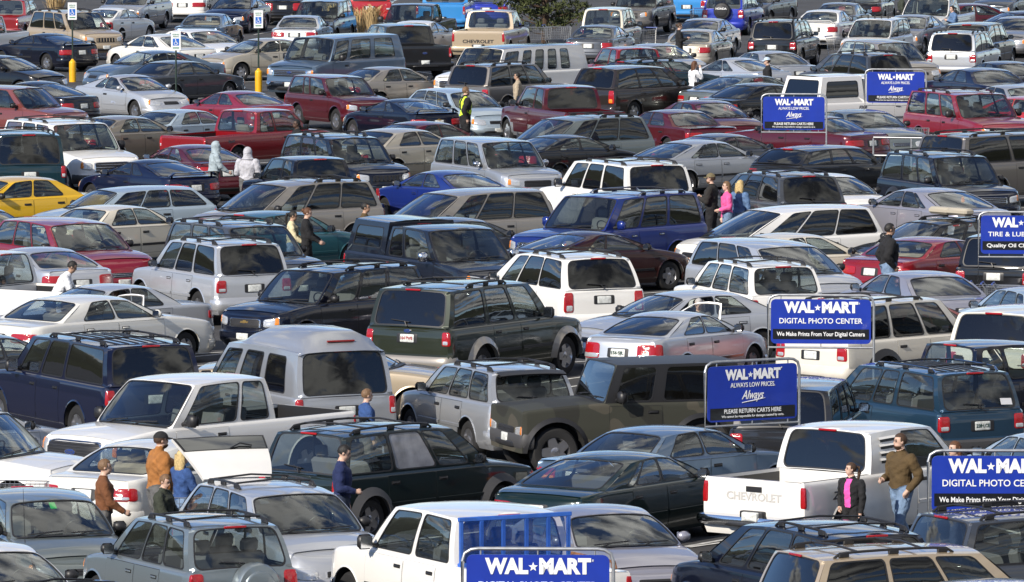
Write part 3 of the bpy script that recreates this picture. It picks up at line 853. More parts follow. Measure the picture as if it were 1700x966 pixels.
    for nm, F, zz in (('front_bumper', Ff, fz), ('rear_bumper', Fr, (g + .06, g + .05 + .36 * (S['deck'] - g)))):
        if nm == 'rear_bumper' and bed: zz = (.42, .62)
        m = MB(); rows = []
        T = W2 + .22
        offs = .02 if not (bed and nm == 'rear_bumper') else .10
        for e, o in ((0, -.01), (.15, offs), (.5, offs * 1.3), (.85, offs), (1, -.01)):
            rows.append([])
            for q in range(25):
                a = lerp(-T, T, q / 24); p, nn = F(a, lerp(zz[0], zz[1], e)); rows[-1].append(p + nn * o)
        m.grid(rows, 0)
        panel(m, F, [(-.5, zz[0] + .02), (.5, zz[0] + .02), (.45, lerp(zz[0], zz[1], .42)), (-.45, lerp(zz[0], zz[1], .42))], offs * 1.3 + .006, 1, .2)
        put(nm, m, [{'chrome': CHROME, 'black': DARKGREY, 'two': PAINT2}.get(bm_, PAINT), BLACK], ang=50)
    # plates
    pz = opt.get('pz', lerp(S['tl'][1][0], S['tl'][1][1], .42) if not bed else .60)
    if S['kind'] in ('suv', 'minivan', 'wagon', 'van') and 'pz' not in opt: pz = S['tl'][1][0] + .08
    m = MB(); po = .014 if not bed else .13
    panel(m, Fr, [(-.23, pz - .09), (.23, pz - .09), (.23, pz + .09), (-.23, pz + .09)], po * .6, 1, .1)
    panel(m, Fr, [(-.155, pz - .075), (.155, pz - .075), (.155, pz + .075), (-.155, pz + .075)], po, 0, .08)
    put('license_plate', m, [PLATEM, BLACK])
    m = MB(); fz0 = fz[1] - .12
    panel(m, Ff, [(-.155, fz0 - .075), (.155, fz0 - .075), (.155, fz0 + .075), (-.155, fz0 + .075)], .034, 0, .08)
    put('license_plate', m, [PLATEM])
    # mirrors
    big = S['H'] > 1.8
    for sg in (1, -1):
        p = sh.gside(.075, .10, sg); m = MB()
        c = p + Vector((.02, sg * (.15 if not big else .20), .05))
        m.tube([p + Vector((0, -sg * .02, -.02)), c + Vector((0, -sg * .06, -.03))], [.035, .03], 1, 8)
        hh, hw_ = (.15, .19) if not big else (.21, .22)
        m.box(c, (.13, hw_, hh), 0, bev=.045)
        m.box(c + Vector((.066, 0, 0)), (.004, hw_ * .82, hh * .80), 2, bev=.0)
        put('side_mirror', m, [PAINT if opt.get('mir') == 'p' else CHROME if opt.get('mir') == 'c' else BLACK, BLACK, CHROME], ang=50)
    # wipers
    m = MB()
    for y0, y1 in ((.08, .60), (-.56, -.04)):
        pts = []
        for q in range(5):
            f = lerp(y0, y1, q / 4) / (sh.topy(cd)); pts.append(sh.shield(f, .035 + .05 * q / 4) + Vector((-.012, 0, .014)))
        m.tube(pts, .011, 0, 5)
        m.tube([pts[2], sh.shield(lerp(y0, y1, .15) / sh.topy(cd), -.02) + Vector((-.02, 0, .012))], .009, 0, 5)
    put('wiper', m, [BLACK])
    if S['kind'] in ('suv', 'minivan', 'wagon') and opt.get('rwip', 1):
        m = MB(); pts = [sh.back(lerp(-.05, .42, q / 4), .10 + .05 * q / 4) + Vector((.02, 0, .01)) for q in range(5)]
        m.tube(pts, .011, 0, 5); m.tube([sh.back(0, .01) + Vector((.025, 0, 0)), pts[1]], .014, 0, 5)
        put('wiper', m, [BLACK])
    # high brake lamp
    if S['kind'] in ('suv', 'minivan', 'pickup', 'wagon', 'van'):
        m = MB()
        m.box(sh.back(0, .965) + Vector((.012, 0, .004)), (.03, .34, .035), 0, bev=.008)
        put('brake_light', m, [RED])
    # roof rails
    rk = opt.get('rack')
    if rk:
        m = MB(); t_ = 0
        for sg in (1, -1):
            u0, u1 = opt.get('ru', (.18, .92)); f = .86
            pts = [sh.roof(u0, f * sg) + Vector((-.02, 0, .0)), sh.roof(u0 + .035, f * sg) + Vector((0, 0, .055))]
            for q in range(1, 8): pts.append(sh.roof(lerp(u0 + .035, u1 - .035, q / 8), f * sg) + Vector((0, 0, .062)))
            pts += [sh.roof(u1 - .035, f * sg) + Vector((0, 0, .055)), sh.roof(u1, f * sg)]
            m.tube(pts, .019, 0, 7)
            for u in (.06 + u0, lerp(u0, u1, .5), u1 - .06):
                p = sh.roof(u, f * sg); m.box(p + Vector((0, 0, .03)), (.16, .045, .07), 1, bev=.015)
        for u in opt.get('bars', (.38, .78)):
            m.tube([sh.roof(u, -.86) + Vector((0, 0, .07)), sh.roof(u, 0) + Vector((0, 0, .065 + .01)), sh.roof(u, .86) + Vector((0, 0, .07))], .016, 1, 6)
        put('roof_rack', m, [CHROME if rk == 'c' else PAINT if rk == 'p' else BLACK, BLACK])
    if opt.get('slats'):
        m = MB()
        for f in (-.55, -.33, -.11, .11, .33, .55):
            m.grid([[sh.roof(lerp(.2, .9, q / 8), f + e) + Vector((0, 0, h)) for q in range(9)] for e, h in ((-.02, .001), (-.015, .012), (.015, .012), (.02, .001))], 0)
        put('roof_strip', m, [BLACK])
    if opt.get('spoil'):
        m = MB()
        zz = S['deck'] + .12
        dd = L - .28
        m.tube([(dd, -.62, S['rb'][1] - .04), (dd + .02, -.60, zz)], .028, 0, 6); m.tube([(dd, .62, S['rb'][1] - .04), (dd + .02, .60, zz)], .028, 0, 6)
        m.grid([[(dd - .06 + a + .10 * (1 - abs(f) ** 2) , f * .74, zz + b - .10 * max(0, abs(f) - .8) / .2) for f in [-1, -.9, -.8, -.5, 0, .5, .8, .9, 1]] for a, b in ((0, 0), (.05, .025), (.17, .02), (.17, .0), (0, 0))], 0)
        put('rear_spoiler', m, [opt['spoil'] if not isinstance(opt['spoil'], (int, str)) else BLACK if opt['spoil'] == 'b' else PAINT])
    if opt.get('lip'):
        m = MB()
        m.grid([[sh.roof(1, f * .92) + Vector((a, 0, b)) for f in [-1, -.8, -.4, 0, .4, .8, 1]] for a, b in ((-.05, .01), (.08, .02), (.24, -.035), (.22, -.06), (.02, -.045))], 0)
        put('rear_spoiler', m, [BLACK if opt['lip'] == 'b' else PAINT])
    if opt.get('spare'):
        m = MB(); zc = opt.get('sz', .86); rr = S['R'] * .98
        m.lathe([(.01, .19), (rr * .60, .19), (rr * .66, .185), (rr * .70, .17), (rr * .92, .16), (rr, .12), (rr, -.06)], (L - .02, opt.get('sy', 0), zc), 'X', 32, 0)
        put('spare_wheel_cover', m, [BLACK if opt['spare'] == 'b' else PAINT])
    if opt.get('shellcap'):
        m = MB(); zc0, zc1 = S['rb'][1], S['H'] + opt.get('caph', .02)
        d0, d1 = rd + .03, L - .06
        y0 = sh.topy(rd + .5)
        def CP(u, v, sg): return Vector((lerp(d0, d1 - .22 * v, u), sg * lerp(y0 - .01, y0 - .13, v ** 1.4), lerp(zc0, zc1, v)))
        wn = []
        for sg in (1, -1):
            wn.append(window(m, lambda u, v, sg=sg: CP(u, v, sg), (0, 1, 0, .97), (.13, .87, .22, .80), .08))
        m.grid([[Vector((lerp(d0, d1 - .22, u / 8), f * (y0 - .13 + .004), zc1 - .02 + .055 * (1 - abs(f) ** 3))) for f in (-1, -.93, -.8, -.5, 0, .5, .8, .93, 1)] for u in range(9)], 0)
        def BP(u, v): return Vector((lerp(d1, d1 - .22, v), u * lerp(y0 - .01, y0 - .13, v), lerp(zc0, zc1 - .005, v)))
        wn.append(window(m, BP, (-1, 1, 0, 1), (-.82, .82, .12, .86), .08))
        m.poly([CP(0, 0, 1), CP(0, 1, 1), CP(0, 1, -1), CP(0, 0, -1)], 0)
        ci = put('camper_shell', m, [PAINT, BLACK])
        for w_ in wn: put('shell_window', w_, [GL_DARK], ci)
    if opt.get('hightop'):
        m = MB(); rows = []
        hh = opt['hightop']
        for u, h, sc_ in ((.0, .03, .97), (.10, .10, .97), (.22, .72, .90), (.32, .93, .88), (.6, 1, .88), (.86, 1, .88), (.95, .93, .88), (1.0, .12, .97)):
            c_ = [sh.roof(u, f) for f in (-1, 1)]
            rows.append([Vector((c_[0].x + (.10 if u > .97 else 0), c_[0].y * -1 * f * (sc_ if abs(f) < 1 else 1.0) * 1.01, c_[0].z - .02 + hh * h * (1 - abs(f) ** 6 * .92) if abs(f) < 1 else c_[0].z - .03)) for f in (-1, -.985, -.95, -.85, -.5, 0, .5, .85, .95, .985, 1)])
        m.grid(rows, 0)
        bl = MB(); bl.box((rows[-2][5].x + .13, 0, rows[-2][5].z - .13), (.04, .52, .03), 0, bev=.006)
        hi = put('high_roof', m, [PAINT, BLACK], ang=45)
        put('brake_light', bl, [mat('dull_red_lens', (.25, .02, .02), .3)], hi)
    if opt.get('ant'):
        m = MB(); p = sh.side(cd - .35, sh.zt(cd - .35), -1, -.12)
        m.tube([p, p + Vector((.10, 0, .78))], [.006, .003], 0, 5)
        put('antenna', m, [BLACK])
    # wheels
    st = opt.get('wheel', 'alloy'); ww = .20 if S['H'] < 1.6 else .25
    tm, rm_ = shared(('wheel', S['R'], ww, st), lambda: wheel_meshes(S['R'], ww, st))
    for a in sh.ax:
        for sg in (1, -1):
            parts.append(('wheel', tm, None, (L / 2 - a, sg * (W2 - ww / 2 - .03), S['R']), (0, 0, 0 if sg > 0 else math.pi)))
            parts.append(('rim', rm_, len(parts) - 1, (0, 0, 0), (0, 0, 0)))
    return parts, sh

CARCACHE = {}
KIND = {'sedan': ('sedan', 'sedan', 'sedans parked in the lot'), 'coupe': ('coupe', 'coupe', 'coupes parked in the lot'), 'wagon': ('station_wagon', 'station wagon', 'station wagons parked in the lot'),
        'hatch': ('hatchback', 'hatchback', 'hatchbacks parked in the lot'), 'suv': ('sport_utility_vehicle', 'SUV', 'SUVs parked in the lot'), 'minivan': ('minivan', 'minivan', 'minivans parked in the lot'), 'van': ('van', 'van', 'vans parked in the lot'),
        'pickup': ('pickup_truck', 'pickup truck', 'pickup trucks parked in the lot'), 'jeep': ('off_road_vehicle', 'off-roader', None)}
PLACED = []
def car(spec, colour, head, px, py, label, colour2=None, sx=None, **opt):
    """a parked vehicle: px, py is the photograph's pixel of its roof centre, head its heading there (0 away from the camera, 90 to the right)"""
    S = dict(SPECS[spec])
    if sx:
        dL = sx.get('L', S['L']) - S['L']
        S.update(sx)
        if dL and not S.get('bed'):
            k = .6 if S['kind'] == 'sedan' else 1.0
            if 'rb' not in sx: S['rb'] = (S['rb'][0] + dL * k, S['rb'][1])
            if 'rt' not in sx: S['rt'] = S['rt'] + dL * k
            if 'wb' not in sx: S['wb'] = S['wb'] + dL * .5
    if 'mould' not in opt and spec not in ('jeep', 'van', 'van_astro'):
        q = sum(ord(ch) * (i + 3) for i, ch in enumerate(label)) % 5
        if q < 4: opt['mould'] = ('paint', 'black', 'paint', 'chrome')[q] if S['kind'] != 'suv' else ('paint', 'black', 'paint', 'black')[q]
    key = repr((spec, sx, sorted((k, getattr(v, 'name', v)) for k, v in opt.items())))
    if key not in CARCACHE:
        CARCACHE[key] = build_spec(S, opt)
    parts, sh = CARCACHE[key]
    kind = 'coupe' if spec.startswith('coupe') else 'hatch' if spec.startswith('hatch') else S['kind']
    nm, cat, grp = KIND[kind]
    H = S['H'] + (opt.get('hightop', 0) or 0)
    g = at_z(px, py, H)
    h = R(head) + bearing(px)
    fwd = Vector((math.sin(h), math.cos(h), 0))
    xr = S['L'] / 2 - (S['wt'] + S['rt']) / 2
    pos = Vector((g.x, g.y, 0)) - fwd * xr
    root = link(nm, None)
    root.location = pos; root.rotation_euler = (0, 0, R(90) - h)
    tag(root, label, cat, grp)
    P1 = colour; P2 = colour2 or BLACK
    objs = []
    for (n_, me, par, loc, rot) in parts:
        o = link(n_, me, root if par is None else objs[par])
        o.location = loc; o.rotation_euler = rot
        objs.append(o)
    # the paint of this vehicle
        for i, m in enumerate(me.materials):
            if m is PAINT_TOKEN or m is PAINT2_TOKEN:
                o.material_slots[i].link = 'OBJECT'
                o.material_slots[i].material = P1 if m is PAINT_TOKEN else P2
    PLACED.append((root, S, pos, h, label, objs))
    return root, sh, objs
PAINT_TOKEN = mat('paint_token', (.5, .5, .5)); PAINT2_TOKEN = mat('paint_token_lower', (.3, .3, .3))
_mesh0 = MB.mesh
def _mesh(s, name, mats, **k):
    return _mesh0(s, name, [PAINT_TOKEN if m == PAINT else PAINT2_TOKEN if m == PAINT2 else m for m in mats], **k)
MB.mesh = _mesh
# ------------------------------------------------------------------ the vehicles of the photograph
PC = {k: paint(k.replace(' ', '_'), *v) for k, v in {
    'white': ((.80, .79, .76), 0.0, .35, .10), 'dirty white': ((.76, .72, .63), 0.0, .42, .55), 'cream': ((.66, .61, .50), .0, .36, .2), 'pearl': ((.74, .73, .68), .05, .3, .12),
    'silver': ((.46, .48, .51), .62, .36, .14), 'light silver': ((.58, .60, .63), .6, .36, .1), 'grey': ((.24, .245, .26), .5, .34, .15), 'slate': ((.062, .070, .085), .3, .32, .15), 'lilac grey': ((.36, .36, .42), .5, .33, .15),
    'steel blue': ((.11, .17, .25), .5, .32, .15), 'pale blue': ((.42, .52, .60), .4, .36, .2), 'green grey': ((.17, .20, .20), .45, .34, .15), 'black': ((.004, .004, .005), .0, .3, .1), 'charcoal': ((.017, .018, .021), .15, .3, .15),
    'navy': ((.004, .007, .030), .1, .28, .06), 'dark navy': ((.003, .005, .015), .08, .28, .06), 'bright blue': ((.008, .025, .19), .2, .28, .06), 'royal blue': ((.012, .03, .36), .2, .28, .06), 'sky blue': ((.04, .26, .62), .15, .3, .08), 'blue black': ((.007, .010, .020), .1, .4, .2),
    'red': ((.22, .004, .009), .1, .27, .06), 'crimson': ((.24, .010, .026), .2, .28, .08), 'bright red': ((.42, .012, .014), .15, .28, .06), 'maroon': ((.075, .005, .011), .15, .28, .10), 'dull red': ((.19, .045, .04), .25, .38, .2), 'faded red': ((.30, .085, .075), .2, .45, .2),
    'brown maroon': ((.032, .008, .008), .2, .3, .12), 'brown': ((.026, .019, .017), .2, .3, .15), 'taupe': ((.34, .31, .27), .5, .36, .2), 'gold': ((.46, .38, .27), .5, .35, .15), 'tan': ((.45, .36, .25), .3, .36, .15), 'bronze': ((.30, .26, .20), .5, .35, .2), 'beige': ((.50, .45, .36), .45, .36, .15),
    'dark green': ((.005, .016, .014), .12, .28, .10), 'olive green': ((.028, .034, .022), .25, .3, .12), 'teal': ((.025, .13, .16), .4, .32, .12), 'dark teal': ((.007, .030, .043), .15, .32, .15), 'yellow': ((.72, .43, .012), .0, .3, .06), 'warm grey': ((.17, .155, .14), .5, .34, .2),
    'rav grey': ((.22, .26, .28), .55, .34, .1), 'blue teal': ((.014, .042, .078), .25, .32, .15), 'van green': ((.010, .018, .019), .1, .34, .2), 'camo': ((.16, .17, .12), .0, .6, .3)}.items()}
def s_at(py): return (py + 490) / 13.0
A, B, C, D = 33, -24, 216, 155
CAR = {}
def c(spec, col, head, px, py, label, col2=None, key=None, **o):
    sx = o.pop('sx', None)
    if 'spoil' in o and o['spoil'] == 1: o['spoil'] = 1
    r = car(spec, PC[col], head, px, py + .07 * s_at(py), label, PC[col2] if col2 in PC else (DARKGREY if col2 == 'dark' else None), sx, **o)
    if key: CAR[key] = r
    return r
def camouflage():
    m = PC['camo']; t = m.node_tree; b = t.nodes['Principled BSDF']; b.inputs['Coat Weight'].default_value = 0
    tc = N(t, 'ShaderNodeTexCoord'); no = N(t, 'ShaderNodeTexNoise'); no.inputs['Scale'].default_value = 1.15; no.inputs['Detail'].default_value = 1.5
    rp = N(t, 'ShaderNodeValToRGB'); rp.color_ramp.interpolation = 'CONSTANT'
    e = rp.color_ramp.elements; e[0].color = (.026, .026, .021, 1); e[1].position = .44; e[1].color = (.040, .041, .031, 1); k = e.new(.56); k.color = (.072, .066, .050, 1)
    t.links.new(tc.outputs['Object'], no.inputs['Vector']); t.links.new(no.outputs['Fac'], rp.inputs[0]); t.links.new(rp.outputs['Color'], b.inputs['Base Color'])
camouflage()

# -- far rows
c('pickup_small', 'red', 14, 18, -6, 'red pickup seen from behind at the far left edge of the lot', handle='p')
c('pickup_ext', 'white', 205, -42, 22, 'white truck whose nose alone shows at the left edge, behind a black fastback coupe')
c('suv', 'tan', 152, 110, 14, 'tan off-road SUV with a slotted grille behind the first disabled parking sign', slots=7, rack='b', grille='paint', sx=dict(H=1.74))
c('coupe', 'dark navy', -38, 80, 52, 'black-blue fastback coupe with a rear spoiler beside the first disabled parking sign', spoil=1, tail='red', gl='tint')
c('sedan', 'black', 128, -10, 88, 'black sedan cut by the left edge with only its right half in view')
c('sedan_sleek', 'white', 26, 184, 10, 'white two-tone-glass sedan just behind the roof of the tan off-road SUV', sx=dict(L=4.4))
c('minivan', 'silver', 196, 232, -22, 'silver car with an amber corner lamp and a paper on its windshield', sx=dict(H=1.62))
c('sedan_big', 'white', 6, 312, -26, 'white sedan with a wide dark tail panel at the top edge', tail='red')
c('sedan', 'navy', 194, 397, -10, 'navy sedan facing the camera with a white paper tucked under its wiper')
c('sedan_box', 'steel blue', 12, 345, 19, 'blue-grey boxy sedan with cream headrests, its back to the camera', tail='red', tan=1)
c('sedan_big', 'white', 147, 325, 45, 'white full-size sedan nosed right, behind the second disabled parking sign', tan=1)
c('sedan_oval', 'pearl', -34, 268, 53, 'pearl white sedan with red tail lamps right beside the second disabled parking sign', tail='red')
c('sedan_oval', 'steel blue', 240, 262, 80, 'dusky blue sedan nosed left, its roof behind that of a dark grey sedan')
c('sedan_box', 'slate', 42, 290, 97, 'dark grey sedan with a blacked-out rear window behind the second disabled sign post', gl='tint', sx=dict(H=1.40))
c('coupe', 'light silver', 146, 212, 120, 'light silver coupe with amber headlamp corner and a card hanging in its windshield', mir='p', sx=dict(H=1.38))
c('sedan', 'beige', 235, 446, 60, 'beige sedan nosed left behind the third disabled parking sign', tan=1)
c('suv', 'dull red', 132, -4, 138, 'brick red SUV cut by the left edge, nose to the right', gl='car', sx=dict(H=1.7))
c('coupe', 'dark navy', -44, 62, 131, 'navy coupe with a curved rear window next to the brick red SUV', tail='red', sx=dict(H=1.40, L=4.7))
c('suv_big', 'white', 154, 98, 194, 'white SUV with black roof bars and a chrome-barred grille near the left edge', rack='b', gl='car', bump='black')
c('sedan', 'bronze', 45, 192, 187, 'bronze sedan just left of the red pickup with the open bed', tan=1)
c('sedan_box', 'pale blue', 42, 300, 179, 'pale blue boxy old sedan above the tailgate of the red pickup', sx=dict(H=1.36))
c('sedan_sleek', 'crimson', -32, 398, 147, 'crimson compact sedan right of the second yellow bollard')
c('pickup_small', 'red', 43, 425, 176, 'red pickup with open bed and its driver at the window', gl='car', handle='b', key='red_pickup', sx=dict(L=5.7, wb=3.45))
c('sedan_sleek', 'maroon', -26, 318, 236, 'wine red sedan behind the two people in hooded tops')
c('coupe', 'navy', -34, 245, 260, 'dark blue coupe with a flat rear spoiler left of the hooded people', spoil=1, tail='red', gl='tint', sx=dict(H=1.34))
c('sedan_big', 'yellow', 238, 30, 288, 'yellow taxi cab at the left edge', sx=dict(H=1.47), handle='b')
c('van_astro', 'dark teal', -9, 42, 212, 'dark teal van showing its back doors at the left edge', rack='b', gl='tint', key='teal_van')
c('wagon', 'pale blue', 240, 240, 304, 'pale blue old station wagon right of the yellow taxi', col2='dark', mould='black', bump='black')
c('sedan_box', 'cream', 46, 178, 334, 'cream old sedan with black trim below the pale blue station wagon', bump='black', mould='black')
c('wagon', 'crimson', 152, 100, 356, 'large crimson family wagon with chrome window line near the left edge', sx=dict(L=5.0, W=1.98, H=1.66, rt=4.3, rb=(4.76, 1.06), cowl=(1.35, 1.03), nose=.86, wt=2.1, gc=.22, R=.36, wb=2.95), grille='chrome')
c('sedan_sleek', 'light silver', -27, 66, 405, 'light silver sedan behind the white pickup at the left edge')
c('pickup', 'white', -52, -18, 418, 'white pickup whose bed alone shows at the left edge', gl='car')
c('suv', 'slate', 150, 372, 362, 'dark slate SUV with roof basket just left of the two women walking', rack='b', gl='car')
c('suv', 'light silver', -26, 372, 392, 'light silver SUV with large red tail lamps and a rear wiper', rack='b', handle='p', gl='suv', sx=dict(L=4.6))
c('hatch', 'teal', 47, 450, 344, 'teal hatchback behind the two women walking')
c('minivan', 'taupe', 233, 505, 296, 'taupe minivan with black roof rails and dark side glass', rack='b', ru=(.35, .92), key='taupe_van')
c('pickup_small', 'dark navy', -24, 512, 255, 'navy pickup cab with a dark rear window above the taupe minivan', gl='tint')
c('suv', 'dark navy', 153, 552, 218, 'dark blue off-road SUV with seven-slot grille nosed right', slots=7, rack='b', ru=(.2, .7), gl='car', grille='paint')
c('sedan_big', 'beige', 44, 650, 206, 'beige sedan with padded roof and blackened rear window', gl='tint', tail='red')
c('sedan', 'maroon', 48, 705, 202, 'maroon sedan of which a roof shows behind the beige padded-roof sedan')
c('suv', 'silver', 154, 806, 224, 'silver boxy SUV with chrome mirrors and a trinket hanging inside', gl='car', mir='c', sx=dict(H=1.78))
c('sedan_sleek', 'bright blue', -32, 745, 278, 'bright blue sedan with a cloudy rear window behind a taupe-roofed minivan', handle='p')
c('minivan', 'taupe', 234, 795, 310, 'silver-taupe minivan with bare roof right of the man with only his head showing')
c('pickup_ext', 'blue black', 152, 735, 368, 'blue-black pickup with a camper shell and chrome-edged windshield', gl='car', shellcap=1, sx=dict(H=1.86), mir='c', key='shell_truck', bump='chrome')
c('sedan_oval', 'slate', 54, 752, 356, 'slate grey sedan behind the roof of the camper-shell pickup')
c('suv', 'dark navy', 222, 580, 434, 'dark blue SUV with a gold cross badge on its grille', rack='b', gl='car', sx=dict(L=4.8, H=1.74, W=1.84), key='gold_badge', grille='mesh')
c('suv_big', 'olive green', 33, 765, 459, 'olive green full-size SUV with tan lower body and a wide red tail lamp', gl='tint', flare=2, col2='taupe', bump='two', rack='b', ru=(.25, .75), pz=.98, key='green_suv', sx=dict(H=1.94))
c('suv_short', 'maroon', 153, 545, 120, 'dark red two-door SUV with amber headlamp corner', gl='car', sx=dict(H=1.66))
c('van', 'steel blue', 216, 575, 53, 'blue-grey conversion van with tinted side windows beside the third disabled parking sign', gl='car', bump='chrome', key='blue_van')
c('sedan_box', 'light silver', 8, 502, 22, 'pale silver old sedan above the roof of the blue-grey conversion van', tail='red')
c('sedan_sleek', 'black', 4, 475, -20, 'black sedan at the top edge with its plate between two red lamps', tail='red')
c('suv', 'dark navy', 192, 540, -4, 'navy SUV facing the camera between two dry grass tufts', gl='car')
c('suv', 'bright red', 4, 618, -30, 'bright red SUV back at the top edge above the dry grass')
c('pickup', 'charcoal', 193, 688, 7, 'charcoal pickup facing the camera in front of the bright red SUV')
c('pickup', 'sky blue', 5, 742, -30, 'sky blue pickup with a plain tailgate at the top edge', liner=0)
c('sedan', 'royal blue', 6, 815, -14, 'royal blue car peeping out between a sky blue and a tan pickup')
c('sedan', 'white', 18, 694, 28, 'white sedan roof behind the black pickup with the blue oval')
c('pickup_crew', 'charcoal', -17, 665, 36, 'black pickup with a blue oval on its tailgate beside the conversion van', gl='tint', key='oval_truck')
c('pickup', 'tan', 11, 818, 13, 'tan pickup with block lettering across its tailgate', tail='red', key='tan_truck', gl='car', rails=0)
c('van', 'white', 222, 868, 70, 'old white window van with a rusty brown roof', rooft=2, col2='brown', gl='car', sx=dict(L=5.6, wins=[(.04, .185, 'c'), (.25, .34, 'c'), (.40, .49, 'c'), (.55, .64, 'c'), (.70, .79, 'c')]), bump='chrome')
c('suv', 'warm grey', 38, 822, 101, 'grey-brown SUV with roof rails in front of the old white window van', rack='b', gl='tint')
c('sedan', 'taupe', 49, 640, 107, 'taupe sedan with clear glass right of the dark red two-door SUV', tan=1)
c('coupe', 'dark navy', -31, 672, 160, 'black-blue coupe with a gold cross badge and tall spoiler left of the vest-wearing man', spoil=1, tail='red', key='cross_coupe')
c('wagon', 'pale blue', 152, 752, 146, 'blue-grey wagon behind the man in a yellow safety vest')
c('pickup_ext', 'maroon', -21, 928, 135, 'maroon pickup with a four-pane rear window right of the vest-wearing man', col2='silver', two=1, gl='tint', key='maroon_truck')
c('minivan', 'brown', 40, 1035, 105, 'dark brown minivan with one glowing amber tail lamp', gl='tint', tail='amber')
c('pickup_small', 'red', -22, 1050, 76, 'red pickup cab behind the dark green wagon roof', gl='car')
c('wagon', 'dark teal', 48, 1072, 93, 'dark green wagon behind the dark brown minivan', rack='b')
c('sedan', 'slate', 12, 995, 38, 'slate blue sedan with wide red tail lamps below the pine tree', tail='red')
c('sedan', 'silver', 152, 1086, 69, 'silver-blue sedan whose windshield shows left of the woman in the dark coat')
c('suv_compact', 'cream', 10, 1010, 9, 'cream truck cab right of the pine tree', sx=dict(H=1.8))
c('suv', 'warm grey', 193, 1072, -22, 'grey off-road SUV with round headlamps facing the camera', slots=7, grille='paint', gl='car', flare=1, sx=dict(hl=((.50, .74), (.72, .90)), grille=(.42, .68, .90)))
c('hatch', 'sky blue', 6, 1146, -26, 'sky blue hatchback at the top edge left of the spare-wheel SUV')
c('suv_compact', 'royal blue', 12, 1212, -16, 'royal blue SUV with a black lettered spare wheel cover', spare='b', key='spare_suv', gl='car', sz=.98)
c('sedan', 'beige', 12, 1157, 45, 'pale gold sedan with long red tail lamps right of the woman in the dark coat', tail='red')
c('sedan', 'silver', 195, 1172, 27, 'silver sedan facing the camera in front of the spare-wheel SUV')
c('suv', 'black', 12, 1296, 29, 'black SUV seen from behind with amber-over-red tail lamps', gl='tint', rack='b')
c('sedan', 'slate', 198, 1268, -20, 'slate blue sedan front at the top edge above the black SUV')
c('sedan', 'white', 12, 1370, 13, 'white sedan with a full-width tail lamp band', tail='red', spoil=1)
c('sedan', 'slate', 10, 1396, 1, 'dark grey sedan behind the white sedan with the tail lamp band', tail='red')
c('sedan', 'black', 8, 1438, -18, 'black sedan with one bright red lamp at the top edge near the motorcycles', tail='red')
c('suv_compact', 'white', 195, 1463, 26, 'white SUV with a black lamp bar on its roof', key='lampbar_suv')
c('sedan', 'grey', 195, 1517, 21, 'dark grey sedan right of the white SUV with the lamp bar', tan=1)
c('pickup', 'white', 195, 1547, -8, 'white pickup front behind the woman in a blue jacket')
c('sedan', 'maroon', 72, 1610, 3, 'maroon sedan seen from its side behind the woman in a blue jacket')
c('suv', 'silver', 12, 1594, 48, 'silver SUV seen from behind with a plate set in a wide recess', rack='b', gl='tint', pz=.92)
c('suv', 'charcoal', 13, 1618, 34, 'charcoal SUV half hidden behind the silver one with the recessed plate', gl='tint')
c('sedan_big', 'grey', 194, 1695, 24, 'grey sedan with an oval chrome grille at the right edge', grille='chrome')
c('sedan', 'navy', 60, 1700, 15, 'navy car roof at the top right corner')
c('sedan', 'slate', 196, 1672, -24, 'slate blue sedan front at the top edge near the right corner')
c('wagon', 'taupe', 152, 1458, 62, 'long taupe station wagon facing right behind the slate minivan', gl='car', sx=dict(H=1.62, W=1.85, L=5.0, rt=4.4, rb=(4.78, 1.0)))
c('minivan', 'slate', -32, 1438, 83, 'slate blue minivan with black rear glass above the white capped truck', rack='b')
c('pickup_ext', 'white', 47, 1440, 120, 'white pickup with a white camper shell behind the farthest blue cart sign', shellcap=1, key='cap_truck', sx=dict(H=1.92), gl='car', flare=2)
c('sedan', 'silver', -30, 1278, 81, 'silver sedan roof behind the man in a pale cap')
c('coupe', 'light silver', -42, 1222, 93, 'light silver coupe just right of the woman in a white hooded top', sx=dict(H=1.38))
c('sedan', 'black', 44, 1258, 134, 'black sedan with an orange-red tail lamp left of the second cart sign', tail='red', gl='tint')
c('sedan_oval', 'green grey', 46, 1238, 120, 'grey-green sedan behind the black sedan with the orange-red lamp')
c('sedan', 'maroon', 153, 1168, 162, 'maroon sedan nosed right below the woman in a white hooded top', tan=1)
c('sedan_box', 'maroon', -32, 1126, 180, 'maroon squarish sedan with its boot to the right beside the nosed-right maroon one', tail='red')
c('minivan', 'green grey', 230, 985, 187, 'grey-green minivan with cloud-streaked side glass', rack='b', ru=(.4, .9), handle='p')
c('sedan_big', 'maroon', -50, 1345, 186, 'maroon long sedan behind the second cart sign', tail='red')
c('sedan_big', 'green grey', 154, 1420, 178, 'grey-green sedan with a horizontal grille between the two far cart signs', grille='chrome')
c('suv_big', 'crimson', 153, 1590, 146, 'large crimson SUV just right of the farthest cart sign', rack='b', gl='car', sx=dict(H=1.88))
c('sedan_big', 'navy', -27, 1628, 109, 'navy blue sedan with a red ornament in its rear window')
c('sedan', 'dark navy', -28, 1668, 98, 'dark navy sedan behind the navy one with the red ornament')
c('sedan', 'silver', 150, 1684, 137, 'silver sedan roof at the right edge above a red car')
c('sedan', 'bright red', -60, 1704, 156, 'bright red car at the right edge beside the large crimson SUV', mir='p')
c('suv_long', 'warm grey', 46, 1640, 215, 'long grey-brown SUV at the right edge with dark rear glass', gl='tint', rack='b')
c('suv', 'dark navy', 154, 1555, 248, 'dark blue SUV with a chrome cross-shaped grille nosed right', rack='b', gl='car', flare=2, sx=dict(L=4.95, H=1.8, W=1.88, rt=4.5, rb=(4.78, 1.1)), key='cross_grille', grille='chrome')
